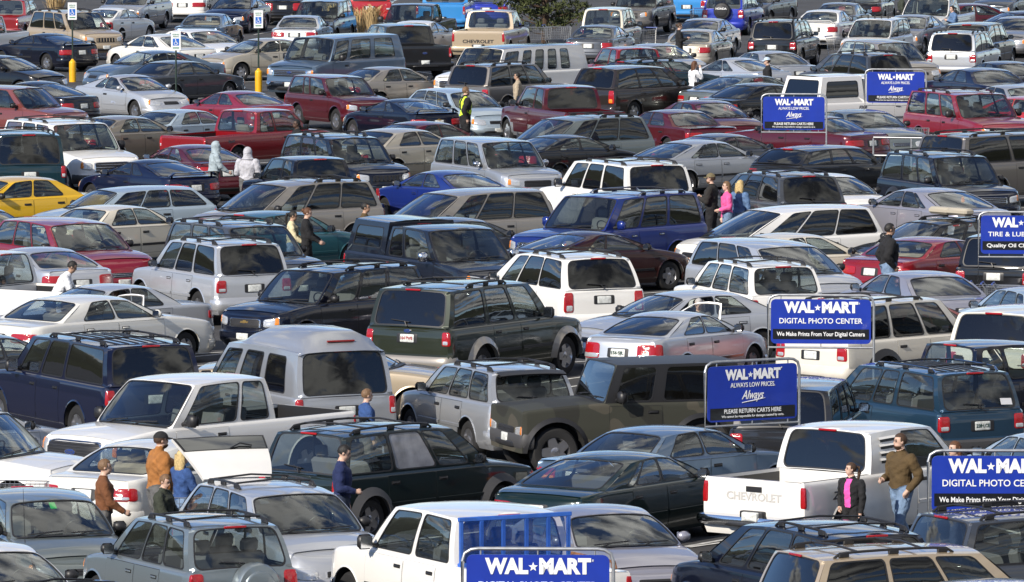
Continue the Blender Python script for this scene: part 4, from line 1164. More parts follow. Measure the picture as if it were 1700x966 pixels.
c('sedan_oval', 'silver', 48, 1150, 227, 'silver oval-windowed sedan left of the charcoal estate car', handle='p')
c('sedan_sleek', 'slate', 47, 1200, 219, 'dark slate sedan roof above the silver oval-windowed sedan')
c('sedan_sleek', 'black', 46, 930, 219, 'black sedan with cloud reflections on its side windows left of the grey-green minivan')
c('wagon', 'charcoal', 41, 1355, 237, 'charcoal estate car with a slim red lamp in its tail', sx=dict(L=5.0, W=1.88, H=1.49, rt=4.3, rb=(4.80, 1.06), cowl=(1.5, .98), wt=2.2), gl='tint')
c('suv_big', 'white', -28, 1045, 262, 'white full-size SUV with a dark tailgate left of the man in a cap', rack='b', gl='tint', sx=dict(H=1.90), handle='p')
c('suv_big', 'bright blue', 220, 1040, 313, 'bright blue full-size SUV with a chrome waterfall grille', rack='c', ru=(.3, .9), gl='tint', mir='p', handle='c', slots=9, grille='chrome', key='blue_suv', sx=dict(H=1.94))
c('coupe', 'brown maroon', 50, 985, 375, 'brown-maroon coupe in front of the bright blue full-size SUV', tan=1, sx=dict(H=1.36, L=4.7))
c('minivan', 'white', -25, 950, 413, 'white minivan with tinted side glass and a dark recess above its plate', rack='b', ru=(.3, .92), handle='p', pz=.86)
c('minivan', 'light silver', 150, 1258, 392, 'light silver minivan nosed right behind the white two-tone SUV', sx=dict(H=1.66))
c('sedan', 'cream', 55, 1308, 382, 'cream sedan roof behind the light silver minivan')
c('minivan', 'white', 236, 1335, 340, 'white minivan with a black stripe along its sill and a violet-tinted windshield', mould='black', gl='tint', sx=dict(H=1.70, cowl=(.95, 1.0), wt=2.15))
c('minivan', 'slate', -26, 1305, 280, 'dark grey minivan behind the three people walking', rack='b', gl='tint')
c('sedan', 'white', 152, 1365, 283, 'white sedan nosed right beside the dark grey minivan')
c('sedan_oval', 'lilac grey', -36, 1545, 307, 'lilac-grey rounded sedan in front of the dark blue cross-grille SUV', sx=dict(L=5.0), handle='p')
c('wagon', 'charcoal', 228, 1590, 356, 'charcoal wagon carrying two pale ski boxes on its roof', rack='b', key='box_wagon', bars=(.25, .6), flare=1)
c('sedan_big', 'red', 38, 1537, 388, 'dark red sedan with a green plate behind the man in a black jacket', tail='red', key='buick', tan=1, sx=dict(L=5.0, H=1.39))
c('suv', 'white', -23, 1262, 428, 'white four-door SUV with black rear glass left of the photo sign', rack='b', gl='car', handle='b', sx=dict(L=4.6, H=1.68, W=1.75))
c('sedan', 'lilac grey', -25, 1533, 455, 'lilac-grey sedan with blue-tinted rear window and deep red lamps', tail='red', gl='violet', key='lexus', sx=dict(L=4.95, W=1.82))
c('sedan', 'faded red', 50, 1508, 499, 'faded red sedan behind the dirty white SUV')
c('suv', 'dirty white', 41, 1430, 487, 'dirty white SUV standing behind the photo sign', rack='b', gl='tint', sx=dict(L=4.9, W=1.86, H=1.8, rt=4.5, rb=(4.78, 1.1)), flare=2)
c('suv', 'dirty white', 22, 1692, 503, 'cream dusty SUV at the right edge with black rear glass', gl='tint')
c('hatch', 'pale blue', -24, 1722, 464, 'pale blue hatchback at the right edge behind the cream dusty SUV')
c('pickup_small', 'dark navy', 50, 1620, 566, 'navy pickup with its bed showing left of the teal SUV roof', gl='car', liner=0, sx=dict(H=1.7, L=5.4, wb=3.4))
c('suv_short', 'blue teal', -33, 1560, 595, 'teal SUV with a dented front wing and a flag sticker in its rear window', rack='c', gl='car', slats=1, key='teal_suv', sx=dict(L=4.80, W=1.82, H=1.74, wb=2.85, rt=4.42, rb=(4.66, 1.07), wins=[(.09, .34, 'c'), (.37, .55, 'c'), (.60, .95, 'c')]), bump='black')
c('sedan_sleek', 'light silver', 30, 1112, 511, 'light silver sedan with pointed red tail lamps and a dark rear window', gl='tint', key='ion')
c('sedan', 'light silver', 235, 1145, 484, 'light silver sedan with its driver door open and a grey-haired person inside', key='open_sedan', handle='p', sx=dict(L=4.95))
c('suv', 'black', 20, 1690, 380, 'black SUV with a plate and red lamp below the tyre and lube sign', gl='tint', pz=.9)
c('sedan_big', 'pearl', 46, 120, 483, 'pearl white sedan with a large dark rear window left of the light silver SUV', mir='p', handle='p', gl='car')
c('sedan_box', 'light silver', 236, 190, 463, 'white-silver sedan with its driver door swung wide open', key='door_sedan', sx=dict(L=4.5))
c('suv_long', 'navy', -25, 185, 553, 'navy extra-long SUV with slatted roof rack and two-leaf rear doors', rack='b', slats=1, gl='tint', key='suburban', flare=0, sx=dict(H=1.9))
c('sedan_big', 'gold', 98, 520, 560, 'gold sedan standing side-on behind the silver high-roof van', sx=dict(L=5.2))
c('van_astro', 'silver', -25, 508, 527, 'silver conversion van with a raised roof and black rear window', hightop=.36, gl='tint', key='hightop')
c('pickup_ext', 'white', 226, 327, 616, 'white pickup with a chrome mesh grille and blue oval badge', gl='car', key='oval_pickup', grille='mesh', sx=dict(H=1.9, grille=(.66, .64, 1.0), hl=((.70, .92), (.72, .97))))
c('suv_compact', 'silver', -24, 835, 598, 'silver compact SUV with a black lip over its rear window', rack='b', lip='b', gl='car', sx=dict(H=1.60))
c('jeep', 'camo', 250, 1120, 608, 'camouflage painted off-roader with a dark hardtop', rooft=1, uppert=1, flare=1, key='jeep', bump='black', spare='b', sz=1.05, grille='black', gl='tint')
c('suv', 'charcoal', 8, 1296, 640, 'dark vehicle with a plate on its step bumper behind the nearest cart sign', gl='tint', key='step_bumper', bump='black', pz=.62)
c('sedan_box', 'steel blue', 42, 1058, 690, 'steel blue sedan with an amber tail lamp behind the dark green sedan', tail='amber', sx=dict(L=4.9))
c('sedan_oval', 'dark green', 33, 1014, 742, 'dark green sedan with clear-topped oval tail lamps', key='taurus', tan=0)
c('pickup_ext', 'white', 36, 1442, 686, 'white pickup with a black-lined bed and raised lettering on its tailgate', key='z71', tail='red', gl='tint', sx=dict(wins=[(.09, .55, 'c')], L=5.7), bump='chrome')
c('minivan_box', 'van green', 43, 665, 691, 'dark green minivan with a hazy middle window and roof rack', rack='b', gl='car', key='green_van', sx=dict(L=4.75, wb=3.0, H=1.72, rt=4.35, rb=(4.58, 1.04)), col2='dark', flare=2)
c('sedan', 'pearl', 34, 252, 722, 'pearl white sedan with its boot behind the man in a brown shirt and cap', key='avalon', tan=1, sx=dict(L=4.85))
c('suv', 'white', 122, -122, 672, 'white SUV nosed right at the left edge above a shopping cart', gl='car')
c('sedan', 'light silver', 52, -95, 662, 'light silver sedan roof cut by the left edge above the white SUV')
c('hatch', 'green grey', 166, 68, 812, 'grey-green hatchback with a bright green tag in its windshield', sx=dict(H=1.50, L=4.4), key='green_tag', ant=1)
c('suv_compact', 'rav grey', -24, 335, 846, 'blue-silver small SUV with a spare wheel cover of its own colour', rack='b', spare=1, gl='car', handle='p', key='rav', sx=dict(L=4.2, W=1.74, H=1.66, rt=3.75, rb=(4.02, 1.04), wb=2.45, wins=[(.09, .38, 'c'), (.41, .66, 'c'), (.685, .93, 'c')]), sy=-.14, sz=.82)
c('wagon', 'light silver', 158, 448, 804, 'light silver wagon with its tailgate raised, nosed right in the front row', key='gate_car', rack='b', ru=(.3, .9), sx=dict(L=4.7, W=1.82, H=1.62, nose=.84, cowl=(1.3, 1.04), gc=.22, R=.35, wt=2.0, rb=(4.56, 1.05)))
c('pickup_crew', 'white', -27, 785, 824, 'old white crew pickup with a blue steel headache rack and rusty bed rail', gl='car', key='rack_truck', rails=0, liner=0, bump='chrome', sx=dict(L=5.9, H=1.86))
c('sedan', 'lilac grey', 160, 998, 838, 'periwinkle sedan with clear windshield right of the headache-rack pickup', mir='p')
c('minivan', 'dark navy', -30, 1375, 857, 'dark navy minivan with black roof rails in the front row', rack='b', ru=(.35, .92), gl='tint')
c('suv', 'tan', 62, 1462, 917, 'tan SUV with grey roof rails at the bottom edge right', rack='b', gl='tint', rooft=0, sx=dict(H=1.72, L=4.7))
c('suv_compact', 'pale blue', 26, 1610, 950, 'pale blue car roof with a high brake lamp at the bottom right edge', sx=dict(H=1.6))
c('suv', 'slate', 58, 1690, 838, 'dark grey SUV half hidden by the front photo sign', gl='car', rack='b')
c('sedan', 'pale blue', -24, 1742, 726, 'pale blue sedan roof behind the front photo sign at the right edge')
c('wagon', 'dark navy', -30, 130, 944, 'navy wagon whose roof with pale cross bars shows at the bottom left', rack='c', bars=(.2, .45, .75))
c('sedan', 'white', 160, -30, 930, 'white car roof in the bottom left corner')
c('sedan', 'black', 150, -34, 338, 'dark grey sedan with a black mirror cut by the left edge below the taxi')
c('sedan', 'slate', 40, -50, 548, 'slate sedan at the left edge beside the navy extra-long SUV')
# ------------------------------------------------------------------ parked vehicles keep clear of one another
def settle():
    def box(p):
        root, S, pos, h = p[:4]
        f = Vector((math.sin(h), math.cos(h))); return [Vector((root.location.x, root.location.y)), f, Vector((f.y, -f.x)), S['L'] / 2 + .06, S['W'] / 2 + .06]
    B = [box(p) for p in PLACED]; st = [b[0].copy() for b in B]
    def gap(a, b):
        best = 1e9
        for ax in (a[1], a[2], b[1], b[2]):
            o = a[3] * abs(a[1].dot(ax)) + a[4] * abs(a[2].dot(ax)) + b[3] * abs(b[1].dot(ax)) + b[4] * abs(b[2].dot(ax)) - abs((a[0] - b[0]).dot(ax))
            best = min(best, o)
        return best
    def mtv(a, b):
        best = (1e9, None)
        for ax in (a[1], a[2], b[1], b[2]):
            o = a[3] * abs(a[1].dot(ax)) + a[4] * abs(a[2].dot(ax)) + b[3] * abs(b[1].dot(ax)) + b[4] * abs(b[2].dot(ax)) - abs((a[0] - b[0]).dot(ax))
            if o < best[0]: best = (o, ax if (a[0] - b[0]).dot(ax) > 0 else -ax)
        return best
    near = [(i, j) for i in range(len(B)) for j in range(i) if (st[i] - st[j]).length < 12]
    for it in range(500):
        n = 0
        for i, j in near:
            if (B[i][0] - B[j][0]).length > 6.2: continue
            o = gap(B[i], B[j])
            if o > 0:
                n += 1
                if o < .32:
                    o, ax = mtv(B[i], B[j])
                    B[i][0] += ax * min(.03, o * .5 + .002); B[j][0] -= ax * min(.03, o * .5 + .002)
                    continue
                far, nr = (i, j) if B[i][0].length > B[j][0].length else (j, i)
                s = min(.06, o * .5 + .005)
                B[far][0] += B[far][0].normalized() * s * 1.25; B[nr][0] -= B[nr][0].normalized() * s * .75
        if n == 0: break
    for p, b, s in zip(PLACED, B, st):
        d = b[0] - s
        p[0].location.x += d.x; p[0].location.y += d.y
        if SETTLE_LOG and d.length > .8: print('SHIFT %.2f %s' % (d.length if d.dot(s) > 0 else -d.length, p[4][:70]))
SETTLE_LOG = False
settle()
# ------------------------------------------------------------------ people
import numpy as np
SKIN = {k: mat('skin_' + k, v, rough=.55, vary=.08) for k, v in {'light': (.58, .38, .29), 'mid': (.42, .26, .18), 'dark': (.09, .05, .035)}.items()}
CLO = {}
def cloth(name, rgb):
    if name not in CLO: CLO[name] = mat('cloth_' + name, rgb, rough=.9, bump=.9, bscale=7.0, vary=.18, vscale=7.0)
    return CLO[name]
for k, v in {'black': (.012, .012, .014), 'khaki': (.33, .135, .035), 'olive': (.09, .057, .022), 'denim': (.16, .24, .37), 'navy': (.012, .022, .085), 'lightblue': (.34, .41, .45), 'greyhood': (.46, .46, .50), 'cream': (.66, .58, .36),
             'white': (.74, .76, .80), 'pink': (.72, .10, .30), 'hotpink': (.80, .10, .42), 'brownhood': (.16, .062, .025), 'darkgreen': (.035, .042, .03), 'bluevest': (.03, .075, .22), 'jeanjacket': (.10, .18, .33), 'leather': (.022, .020, .018),
             'hivis': (.62, .85, .05), 'darkblue': (.02, .03, .06), 'beige': (.40, .33, .24), 'grey': (.12, .12, .12), 'purple': (.46, .08, .26)}.items(): cloth(k, v)
HAIRM = {k: mat('hair_' + k, v, rough=.6, bump=.8, bscale=60, vary=.3, vscale=30) for k, v in {'black': (.010, .008, .007), 'brown': (.055, .028, .014), 'auburn': (.10, .040, .016), 'blond': (.52, .38, .17), 'grey': (.42, .40, .38), 'sandy': (.16, .09, .045)}.items()}
EYE = mat('eye_dark', (.015, .012, .010), rough=.3); LIP = mat('lips', (.33, .11, .09), rough=.5)

def ellipse_tube(m, rings, t=0, n=14):
    """rings: (centre, rx, ry) ellipses in the horizontal plane, or (centre, rx, ry, axis) about an axis"""
    rows = []
    for r in rings:
        c, a, b = Vector(r[0]), r[1], r[2]
        rows.append([c + Vector((a * math.cos(q * 2 * math.pi / n), b * math.sin(q * 2 * math.pi / n), 0)) for q in range(n)])
    m.grid(rows, t, close=True)
    m.fan(rows[0][::-1], rings[0][0], t); m.fan(rows[-1], rings[-1][0], t)
def ellipsoid(m, c, r, t=0, n=12, k=8, rot=None):
    rows = []
    c = Vector(c)
    for i in range(k + 1):
        a = -math.pi / 2 + math.pi * i / k
        ca = max(.02, math.cos(a))
        row = [Vector((r[0] * ca * math.cos(q * 2 * math.pi / n), r[1] * ca * math.sin(q * 2 * math.pi / n), r[2] * math.sin(a))) for q in range(n)]
        if rot is not None: row = [rot @ p for p in row]
        rows.append([c + p for p in row])
    m.grid(rows, t, close=True)
    m.fan(rows[0][::-1], sum(rows[0], Vector()) / n, t); m.fan(rows[-1], sum(rows[-1], Vector()) / n, t)

ARM = {'down': ((.02, .06, -.29), (.08, .05, -.54)), 'swing': ((-.13, .06, -.27), (-.05, .06, -.51)), 'fwd': ((.10, .05, -.27), (.30, .02, -.40)), 'bent': ((.00, .07, -.28), (.22, -.02, -.33)), 'pocket': ((-.10, .09, -.27), (.06, .02, -.46)),
       'face': ((.14, .05, -.18), (.17, -.06, .12)), 'hold': ((.06, .06, -.27), (.28, -.08, -.20)), 'cross': ((.06, .07, -.26), (.20, -.20, -.24)), 'back': ((-.16, .10, -.24), (-.06, .05, -.46)), 'wheel': ((.12, .06, -.22), (.36, -.02, -.10))}
def person(label, px, py, h, face, top, bottom, skin='light', hair='brown', hairstyle='short', arms=('down', 'down'), stride=.0, lean=0.0, look=0.0, nod=0.0, bulk=1.0, cap=None, hood=None, beard=None, vest=None, sit=False, at=None, bag=None, sleeve=True, inner=None, vox=.0125, glasses=False, skirt=0):
    """px, py: the photograph's pixel of the top of the head; h: height in metres; face: heading, 0 away from the camera, 90 to the right"""
    K = h / 1.75
    segs = []                              # (p, q, r0, r1, material) capsules, to tell skin from cloth
    m = MB()
    L = R(lean)
    def tilt(p):                           # bends the trunk forward about the hips
        p = Vector(p); d = p - Vector((0, 0, .93))
        return Vector((d.x * math.cos(L) + d.z * math.sin(L), d.y, .93 - d.x * math.sin(L) + d.z * math.cos(L)))
    bk = bulk * 1.10
    def limb(pts, rad, tg):
        m.tube(pts, rad, 0, 12)
        for p, r in zip(pts, rad): ellipsoid(m, p, (r * 1.0, r * 1.0, r * 1.0), 0, 10, 6)
        for (p, q, a, b) in zip(pts, pts[1:], rad, rad[1:]): segs.append((Vector(p), Vector(q), a, b, tg))
    tor = [(.86, .105, .150), (.94, .118 * bk, .168 * bk), (1.04, .112 * bk, .152 * bk), (1.14, .118 * bk, .155 * bk), (1.26, .128 * bk, .178 * bk), (1.36, .118 * bk, .196 * bk), (1.42, .092, .175), (1.46, .068, .105), (1.49, .058, .064)]
    rows = []
    for z, a, b in tor:
        rows.append([tilt((a * math.cos(q * 2 * math.pi / 18) + (.02 if 1.0 < z < 1.4 else 0), b * math.sin(q * 2 * math.pi / 18), z)) for q in range(18)])
    m.grid(rows, 0, close=True); m.fan(rows[0][::-1], tilt((0, 0, .86)), 0); m.fan(rows[-1], tilt((0, 0, 1.49)), 0)
    for z0, z1, w in ((.86, .95, .10), (.95, 1.15, .10), (1.15, 1.40, .115)):
        tg = 1 if z0 > .9 else 2
        for y in (-.06, .06): segs.append((tilt((0, y, z0)), tilt((0, y, z1)), w * bk, w * bk, tg))
    limb([tilt((0, 0, 1.44)), tilt((.012, 0, 1.54))], [.062, .056], 0)
    segs[-1] = (tilt((.01, 0, 1.50)), tilt((.012, 0, 1.56)), .056, .056, 0)
    segs.append((tilt((0, -.12, 1.43)), tilt((0, .12, 1.43)), .07, .07, 1))
    # head
    hc = tilt((.02, 0, 1.545)) + Vector((.012 + .05 * math.sin(R(nod)), 0, .098))
    HR = Matrix.Rotation(R(look), 3, 'Z') @ Matrix.Rotation(R(nod), 3, 'Y')
    def hp(x, y, z): return hc + HR @ Vector((x, y, z))
    ellipsoid(m, hp(-.006, 0, .022), (.097, .078, .098), 0, 16, 12, HR)
    ellipsoid(m, hp(.020, 0, -.045), (.070, .060, .068), 0, 14, 10, HR)
    ellipsoid(m, hp(.060, 0, -.088), (.026, .030, .020), 0, 10, 8, HR)
    ellipsoid(m, hp(.096, 0, -.012), (.018, .013, .026), 0, 8, 6, HR)
    ellipsoid(m, hp(.082, 0, -.055), (.016, .026, .014), 0, 8, 6, HR)
    for s in (-1, 1): ellipsoid(m, hp(-.004, s * .080, -.005), (.020, .012, .032), 0, 8, 6, HR)
    segs.append((hp(0, 0, .03), hp(.02, 0, -.06), .095, .068, 0)); segs.append((hp(.09, 0, 0), hp(.085, 0, -.06), .02, .02, 0))
    # arms
    wrists = []
    for s, a in ((1, arms[0]), (-1, arms[1])):
        e, w = ARM[a]
        sh_ = tilt((0, s * .185 * (.5 + .5 * bk), 1.395))
        el = sh_ + Vector((e[0], s * e[1], e[2])); wr = sh_ + Vector((w[0], s * w[1], w[2]))
        limb([sh_, (sh_ + el) / 2 + Vector((0, s * .006, 0)), el], [.066 * bk, .060 * bk, .052 * bk], 1)
        limb([el, (el * .6 + wr * .4), wr], [.052 * bk, .047 * bk, .034], 1 if sleeve else 0)
        d = (wr - el).normalized()
        side = d.cross(Vector((0, s, 0)))
        if side.length < .2: side = Vector((1, 0, 0))
        side.normalize(); nrm = d.cross(side).normalized()
        pc = wr + d * .055
        limb([wr, wr + d * .035, wr + d * .085], [.026, .033, .034], 0)
        for i, (o, ln) in enumerate(((-.027, .064), (-.009, .075), (.009, .070), (.026, .055))):
            b0 = wr + d * .088 + side * o
            k1 = b0 + (d * .86 + nrm * s * -.30).normalized() * ln * .5; k2 = k1 + (d * .55 + nrm * s * -.75).normalized() * ln * .5
            limb([b0 - d * .02, k1, k2], [.0098, .0092, .0082], 0)
        b0 = wr + d * .03 - side * .026
        limb([b0, b0 - side * .028 + d * .035, b0 - side * .03 + d * .068], [.013, .011, .009], 0)
        wrists.append((wr, d))
    # legs
    for s in (1, -1):
        hip = Vector((0, s * .088, .92))
        if sit:
            kn = hip + Vector((.42, s * .04, .02)); an = kn + Vector((.06, 0, -.42)); ft = an + Vector((.12, 0, -.06))
        else:
            st = stride * s
            kn = hip + Vector((.5 * st + .03, s * .008, -.44)); an = Vector((st - (.06 if st < 0 else 0), s * .095, .085 + (.05 if st < 0 else 0)))
            ft = an + Vector((.13, s * .02, -.045 - (.03 if st < 0 else 0)))
        limb([hip, (hip + kn) / 2, kn], [.105 * bk, .092 * bk, .072], 2)
        limb([kn, kn * .6 + an * .4, an], [.072, .072, .058], 2)
        limb([an + Vector((-.03, 0, -.03)), an + Vector((.03, 0, -.045)), ft], [.042, .045, .034], 3)
    me = bpy.data.meshes.new('person'); me.from_pydata([tuple(v) for v in m.v], [], m.f)
    tmp = bpy.data.objects.new('tmp', me); COL.objects.link(tmp)
    rm = tmp.modifiers.new('r', 'REMESH'); rm.mode = 'VOXEL'; rm.voxel_size = vox
    sm = tmp.modifiers.new('s', 'SMOOTH'); sm.factor = .5; sm.iterations = 3
    me2 = bpy.data.meshes.new_from_object(tmp.evaluated_get(bpy.context.evaluated_depsgraph_get()))
    bpy.data.objects.remove(tmp); bpy.data.meshes.remove(me)
    n = len(me2.polygons); C_ = np.empty(n * 3); me2.polygons.foreach_get('center', C_); C_ = C_.reshape(n, 3)
    best = np.full(n, 1e9); idx = np.zeros(n, dtype=np.int32)
    for p, q, a, b, tg in segs:
        p, q = np.array(p), np.array(q); d = q - p; ll = max(1e-9, d.dot(d))
        t = np.clip((C_ - p).dot(d) / ll, 0, 1)
        dist = np.linalg.norm(C_ - p - t[:, None] * d, axis=1) - (a + (b - a) * t)
        k = dist < best; best[k] = dist[k]; idx[k] = tg
    inn = 4 if inner else 1
    if inner:
        front = (C_[:, 0] > .045) & (np.abs(C_[:, 1]) < .062) & (C_[:, 2] > .95) & (C_[:, 2] < 1.46) & (idx == 1)
        idx[front] = 4
    if vest:
        v = (idx == 1) & (np.abs(C_[:, 1]) < .21) & (C_[:, 2] > .92) & (((C_[:, 2] < 1.12)) | (np.abs(np.abs(C_[:, 1]) - .11) < .05)) & (np.abs(C_[:, 1]) < .19)
        idx[v] = 4
    # cloth stands off the body a little and falls in folds
    nv = len(me2.vertices); V = np.empty(nv * 3); me2.vertices.foreach_get('co', V); V = V.reshape(nv, 3)
    NR = np.empty(nv * 3); me2.vertices.foreach_get('normal', NR); NR = NR.reshape(nv, 3)
    lp = np.empty(len(me2.loops), dtype=np.int32); me2.loops.foreach_get('vertex_index', lp)
    ls = np.empty(n, dtype=np.int32); me2.polygons.foreach_get('loop_total', ls)
    fi = np.repeat(idx, ls); clothy = np.zeros(nv, dtype=bool); clothy[lp[(fi == 1) | (fi == 4)]] = True; legs = np.zeros(nv, dtype=bool); legs[lp[fi == 2]] = True
    ph = px * .37
    fold = np.sin(V[:, 2] * 34 + V[:, 1] * 18 + 2.2 * np.sin(V[:, 0] * 15 + ph)) * .5 + np.sin(V[:, 2] * 57 - V[:, 1] * 30 + V[:, 0] * 22 + ph) * .3 + np.sin(V[:, 2] * 15 + V[:, 0] * 28 - V[:, 1] * 11 + ph * 2) * .5
    V += NR * (clothy * (.012 + .0075 * fold) + legs * (.004 + .006 * fold))[:, None]
    me2.vertices.foreach_set('co', V.reshape(-1))
    me2.materials.clear()
    for mm in (SKIN[skin], CLO[top], CLO[bottom], CLO['black'], CLO[inner or vest or top]): me2.materials.append(mm)
    me2.polygons.foreach_set('material_index', idx); me2.polygons.foreach_set('use_smooth', [True] * n)
    me2.update()
    o = link('person', me2)
    tag(o, label, 'person', 'people in the car park')
    o.scale = (K, K, K)
    if at is None:
        g = at_z(px, py, h * (1.0 if not lean else (.93 + .82 * math.cos(L)) / 1.75)); hh = R(face) + bearing(px)
        f_ = Vector((math.sin(hh), math.cos(hh), 0))
        o.location = Vector((g.x, g.y, 0)) - f_ * (.82 * math.sin(L) * K)
    else:
        o.location = at[0]; hh = at[1]
    o.rotation_euler = (0, 0, R(90) - hh)
    def part(nm, mb, mats, **k): return link(nm, mb.mesh(nm, mats, **k), o)
    for s in (-1, 1):
        e = MB(); ellipsoid(e, hp(.080, s * .032, .012), (.012, .017, .008), 0, 8, 6, HR); part('eye', e, [EYE])
        if hair: 
            e = MB(); ellipsoid(e, hp(.083, s * .033, .034), (.012, .022, .005), 0, 8, 6, HR); part('eyebrow', e, [HAIRM[hair]])
    e = MB(); ellipsoid(e, hp(.090, 0, -.057), (.008, .020, .006), 0, 8, 6, HR); part('mouth', e, [LIP])
    def shell(r, keep, c=(-.008, 0, .024), n=26, k=18, jit=.0):
        q = MB(); rows = []
        for i in range(k + 1):
            a = -math.pi / 2 + math.pi * i / k
            rows.append([Vector((math.cos(a) * math.cos(j * 2 * math.pi / n), math.cos(a) * math.sin(j * 2 * math.pi / n), math.sin(a))) for j in range(n)])
        for i in range(k):
            for j in range(n):
                f = [rows[i][j], rows[i + 1][j], rows[i + 1][(j + 1) % n], rows[i][(j + 1) % n]]
                ce = sum(f, Vector()) / 4
                if keep(ce):
                    q.poly([hp(c[0] + r[0] * p.x * (1 + jit * math.sin(p.y * 21 + p.z * 17)), c[1] + r[1] * p.y * (1 + jit * math.sin(p.x * 19 + p.z * 23)), c[2] + r[2] * p.z) for p in f], 0)
        return q
    if hair and not hood:
        HM = HAIRM[hair]
        if hairstyle == 'bald':
            q = shell((.101, .083, .10), lambda p: p.x < .35 and p.z < .45 and p.z > -.55)
        else:
            q = shell((.108, .088, .109), lambda p: not (p.x > .30 and p.z < .50) and p.z > (-.55 if p.x < -.1 else -.25), jit=.02)
        if hairstyle in ('long', 'curly'):
            w = 1.25 if hairstyle == 'curly' else 1.0
            ln = .16 if hairstyle == 'curly' else .26
            rows = []
            for z, a, b, x in ((.05, .085, .092, -.03), (-.03, .085, .10, -.035), (-.11, .075, .105, -.045), (-.11 - ln * .5, .06, .10, -.06), (-.11 - ln, .03, .07, -.065)):
                rows.append([hp(x + a * w * (-abs(math.cos(t)) if math.cos(t) < 0 else .25 * math.cos(t)) * (1 + .06 * math.sin(5 * t)), b * w * math.sin(t) * (1 + .05 * math.sin(9 * t + z * 40)), z) for t in [2 * math.pi * j / 22 for j in range(22)]])
            q.grid(rows, 0, close=True); q.fan(rows[-1], hp(-.07, 0, -.12 - ln), 0)
        if hairstyle in ('pony', 'bun'):
            if hairstyle == 'bun': ellipsoid(q, hp(-.115, 0, .05), (.045, .045, .045), 0, 12, 8, HR)
            else: q.tube([hp(-.10, 0, .05), hp(-.155, 0, .03), hp(-.165, .01, -.06), hp(-.145, .01, -.17), hp(-.13, .01, -.26)], [.024, .034, .036, .028, .008], 0, 10)
        part('hair', q, [HM], ang=60)
    if beard:
        q = shell((.100, .074, .085), lambda p: p.z < -.25 and p.x > .05, c=(.012, 0, -.045), n=20, k=14); part('beard', q, [HAIRM[beard]], ang=60)
    if hood:
        q = shell((.132, .114, .135), lambda p: not (p.x > .42 and p.z < .72 and abs(p.y) < .66), c=(-.02, 0, .012), n=30, k=20)
        rows = [[hp(-.02 + a * math.cos(t), b * math.sin(t), z) for t in [2 * math.pi * j / 20 for j in range(20)]] for z, a, b in ((.0, .128, .112), (-.07, .122, .112), (-.12, .12, .125), (-.175, .125, .17))]
        q.grid(rows, 0, close=True); part('hood', q, [CLO[hood]], ang=70)
    if cap:
        q = shell((.116, .096, .112), lambda p: p.z > .22, c=(-.006, 0, .026))
        q.grid([[hp(.06 + .0 + r * .115 * math.cos(t), .088 * math.sin(t) * (1 - .1 * r), .05 - .018 * r - .02 * abs(math.sin(t))) for t in [R(-75 + 15 * j) for j in range(11)]] for r in (0, .4, .8, 1.0)], 0)
        part('cap', q, [cloth('cap_' + cap, {'black': (.015, .015, .016), 'olive': (.16, .13, .07), 'pale': (.50, .62, .74)}[cap])], ang=60)
    if glasses:
        q = MB()
        for s in (-1, 1): q.tube([hp(.097, s * .032 + .02 * math.cos(t), .012 + .014 * math.sin(t)) for t in [2 * math.pi * j / 12 for j in range(13)]], .002, 0, 5)
        q.tube([hp(.099, -.012, .014), hp(.101, .012, .014)], .002, 0, 5)
        part('eyeglasses', q, [BLACK])
    if vest == 'hivis' or False:
        pass
    if bag:
        q = MB(); q.box((.02, -.24, .98), (.30, .09, .22), 0, bev=.03); q.tube([(-.1, -.24, 1.08), (-.03, -.18, 1.46), (.05, -.17, 1.47), (.14, -.24, 1.08)], .011, 0, 6)
        b = link('handbag', q.mesh('handbag', [CLO[bag]])); b.matrix_world = o.matrix_world
        b.location = o.location; b.rotation_euler = o.rotation_euler; b.scale = o.scale
        tag(b, 'black handbag on the shoulder of the woman in a white hooded top', 'handbag')
    return o
def seat_of(key, back, y, z):
    """a place inside a vehicle: metres behind its windshield base, to its left, above the ground; with its heading"""
    root, sh, _ = CAR[key]; S = sh.S
    p = Vector((S['L'] / 2 - S['cowl'][0] - back, y, 0)); hh = R(90) - root.rotation_euler.z
    q = root.location + Matrix.Rotation(root.rotation_euler.z, 3, 'Z') @ p
    return (Vector((q.x, q.y, z)), hh)

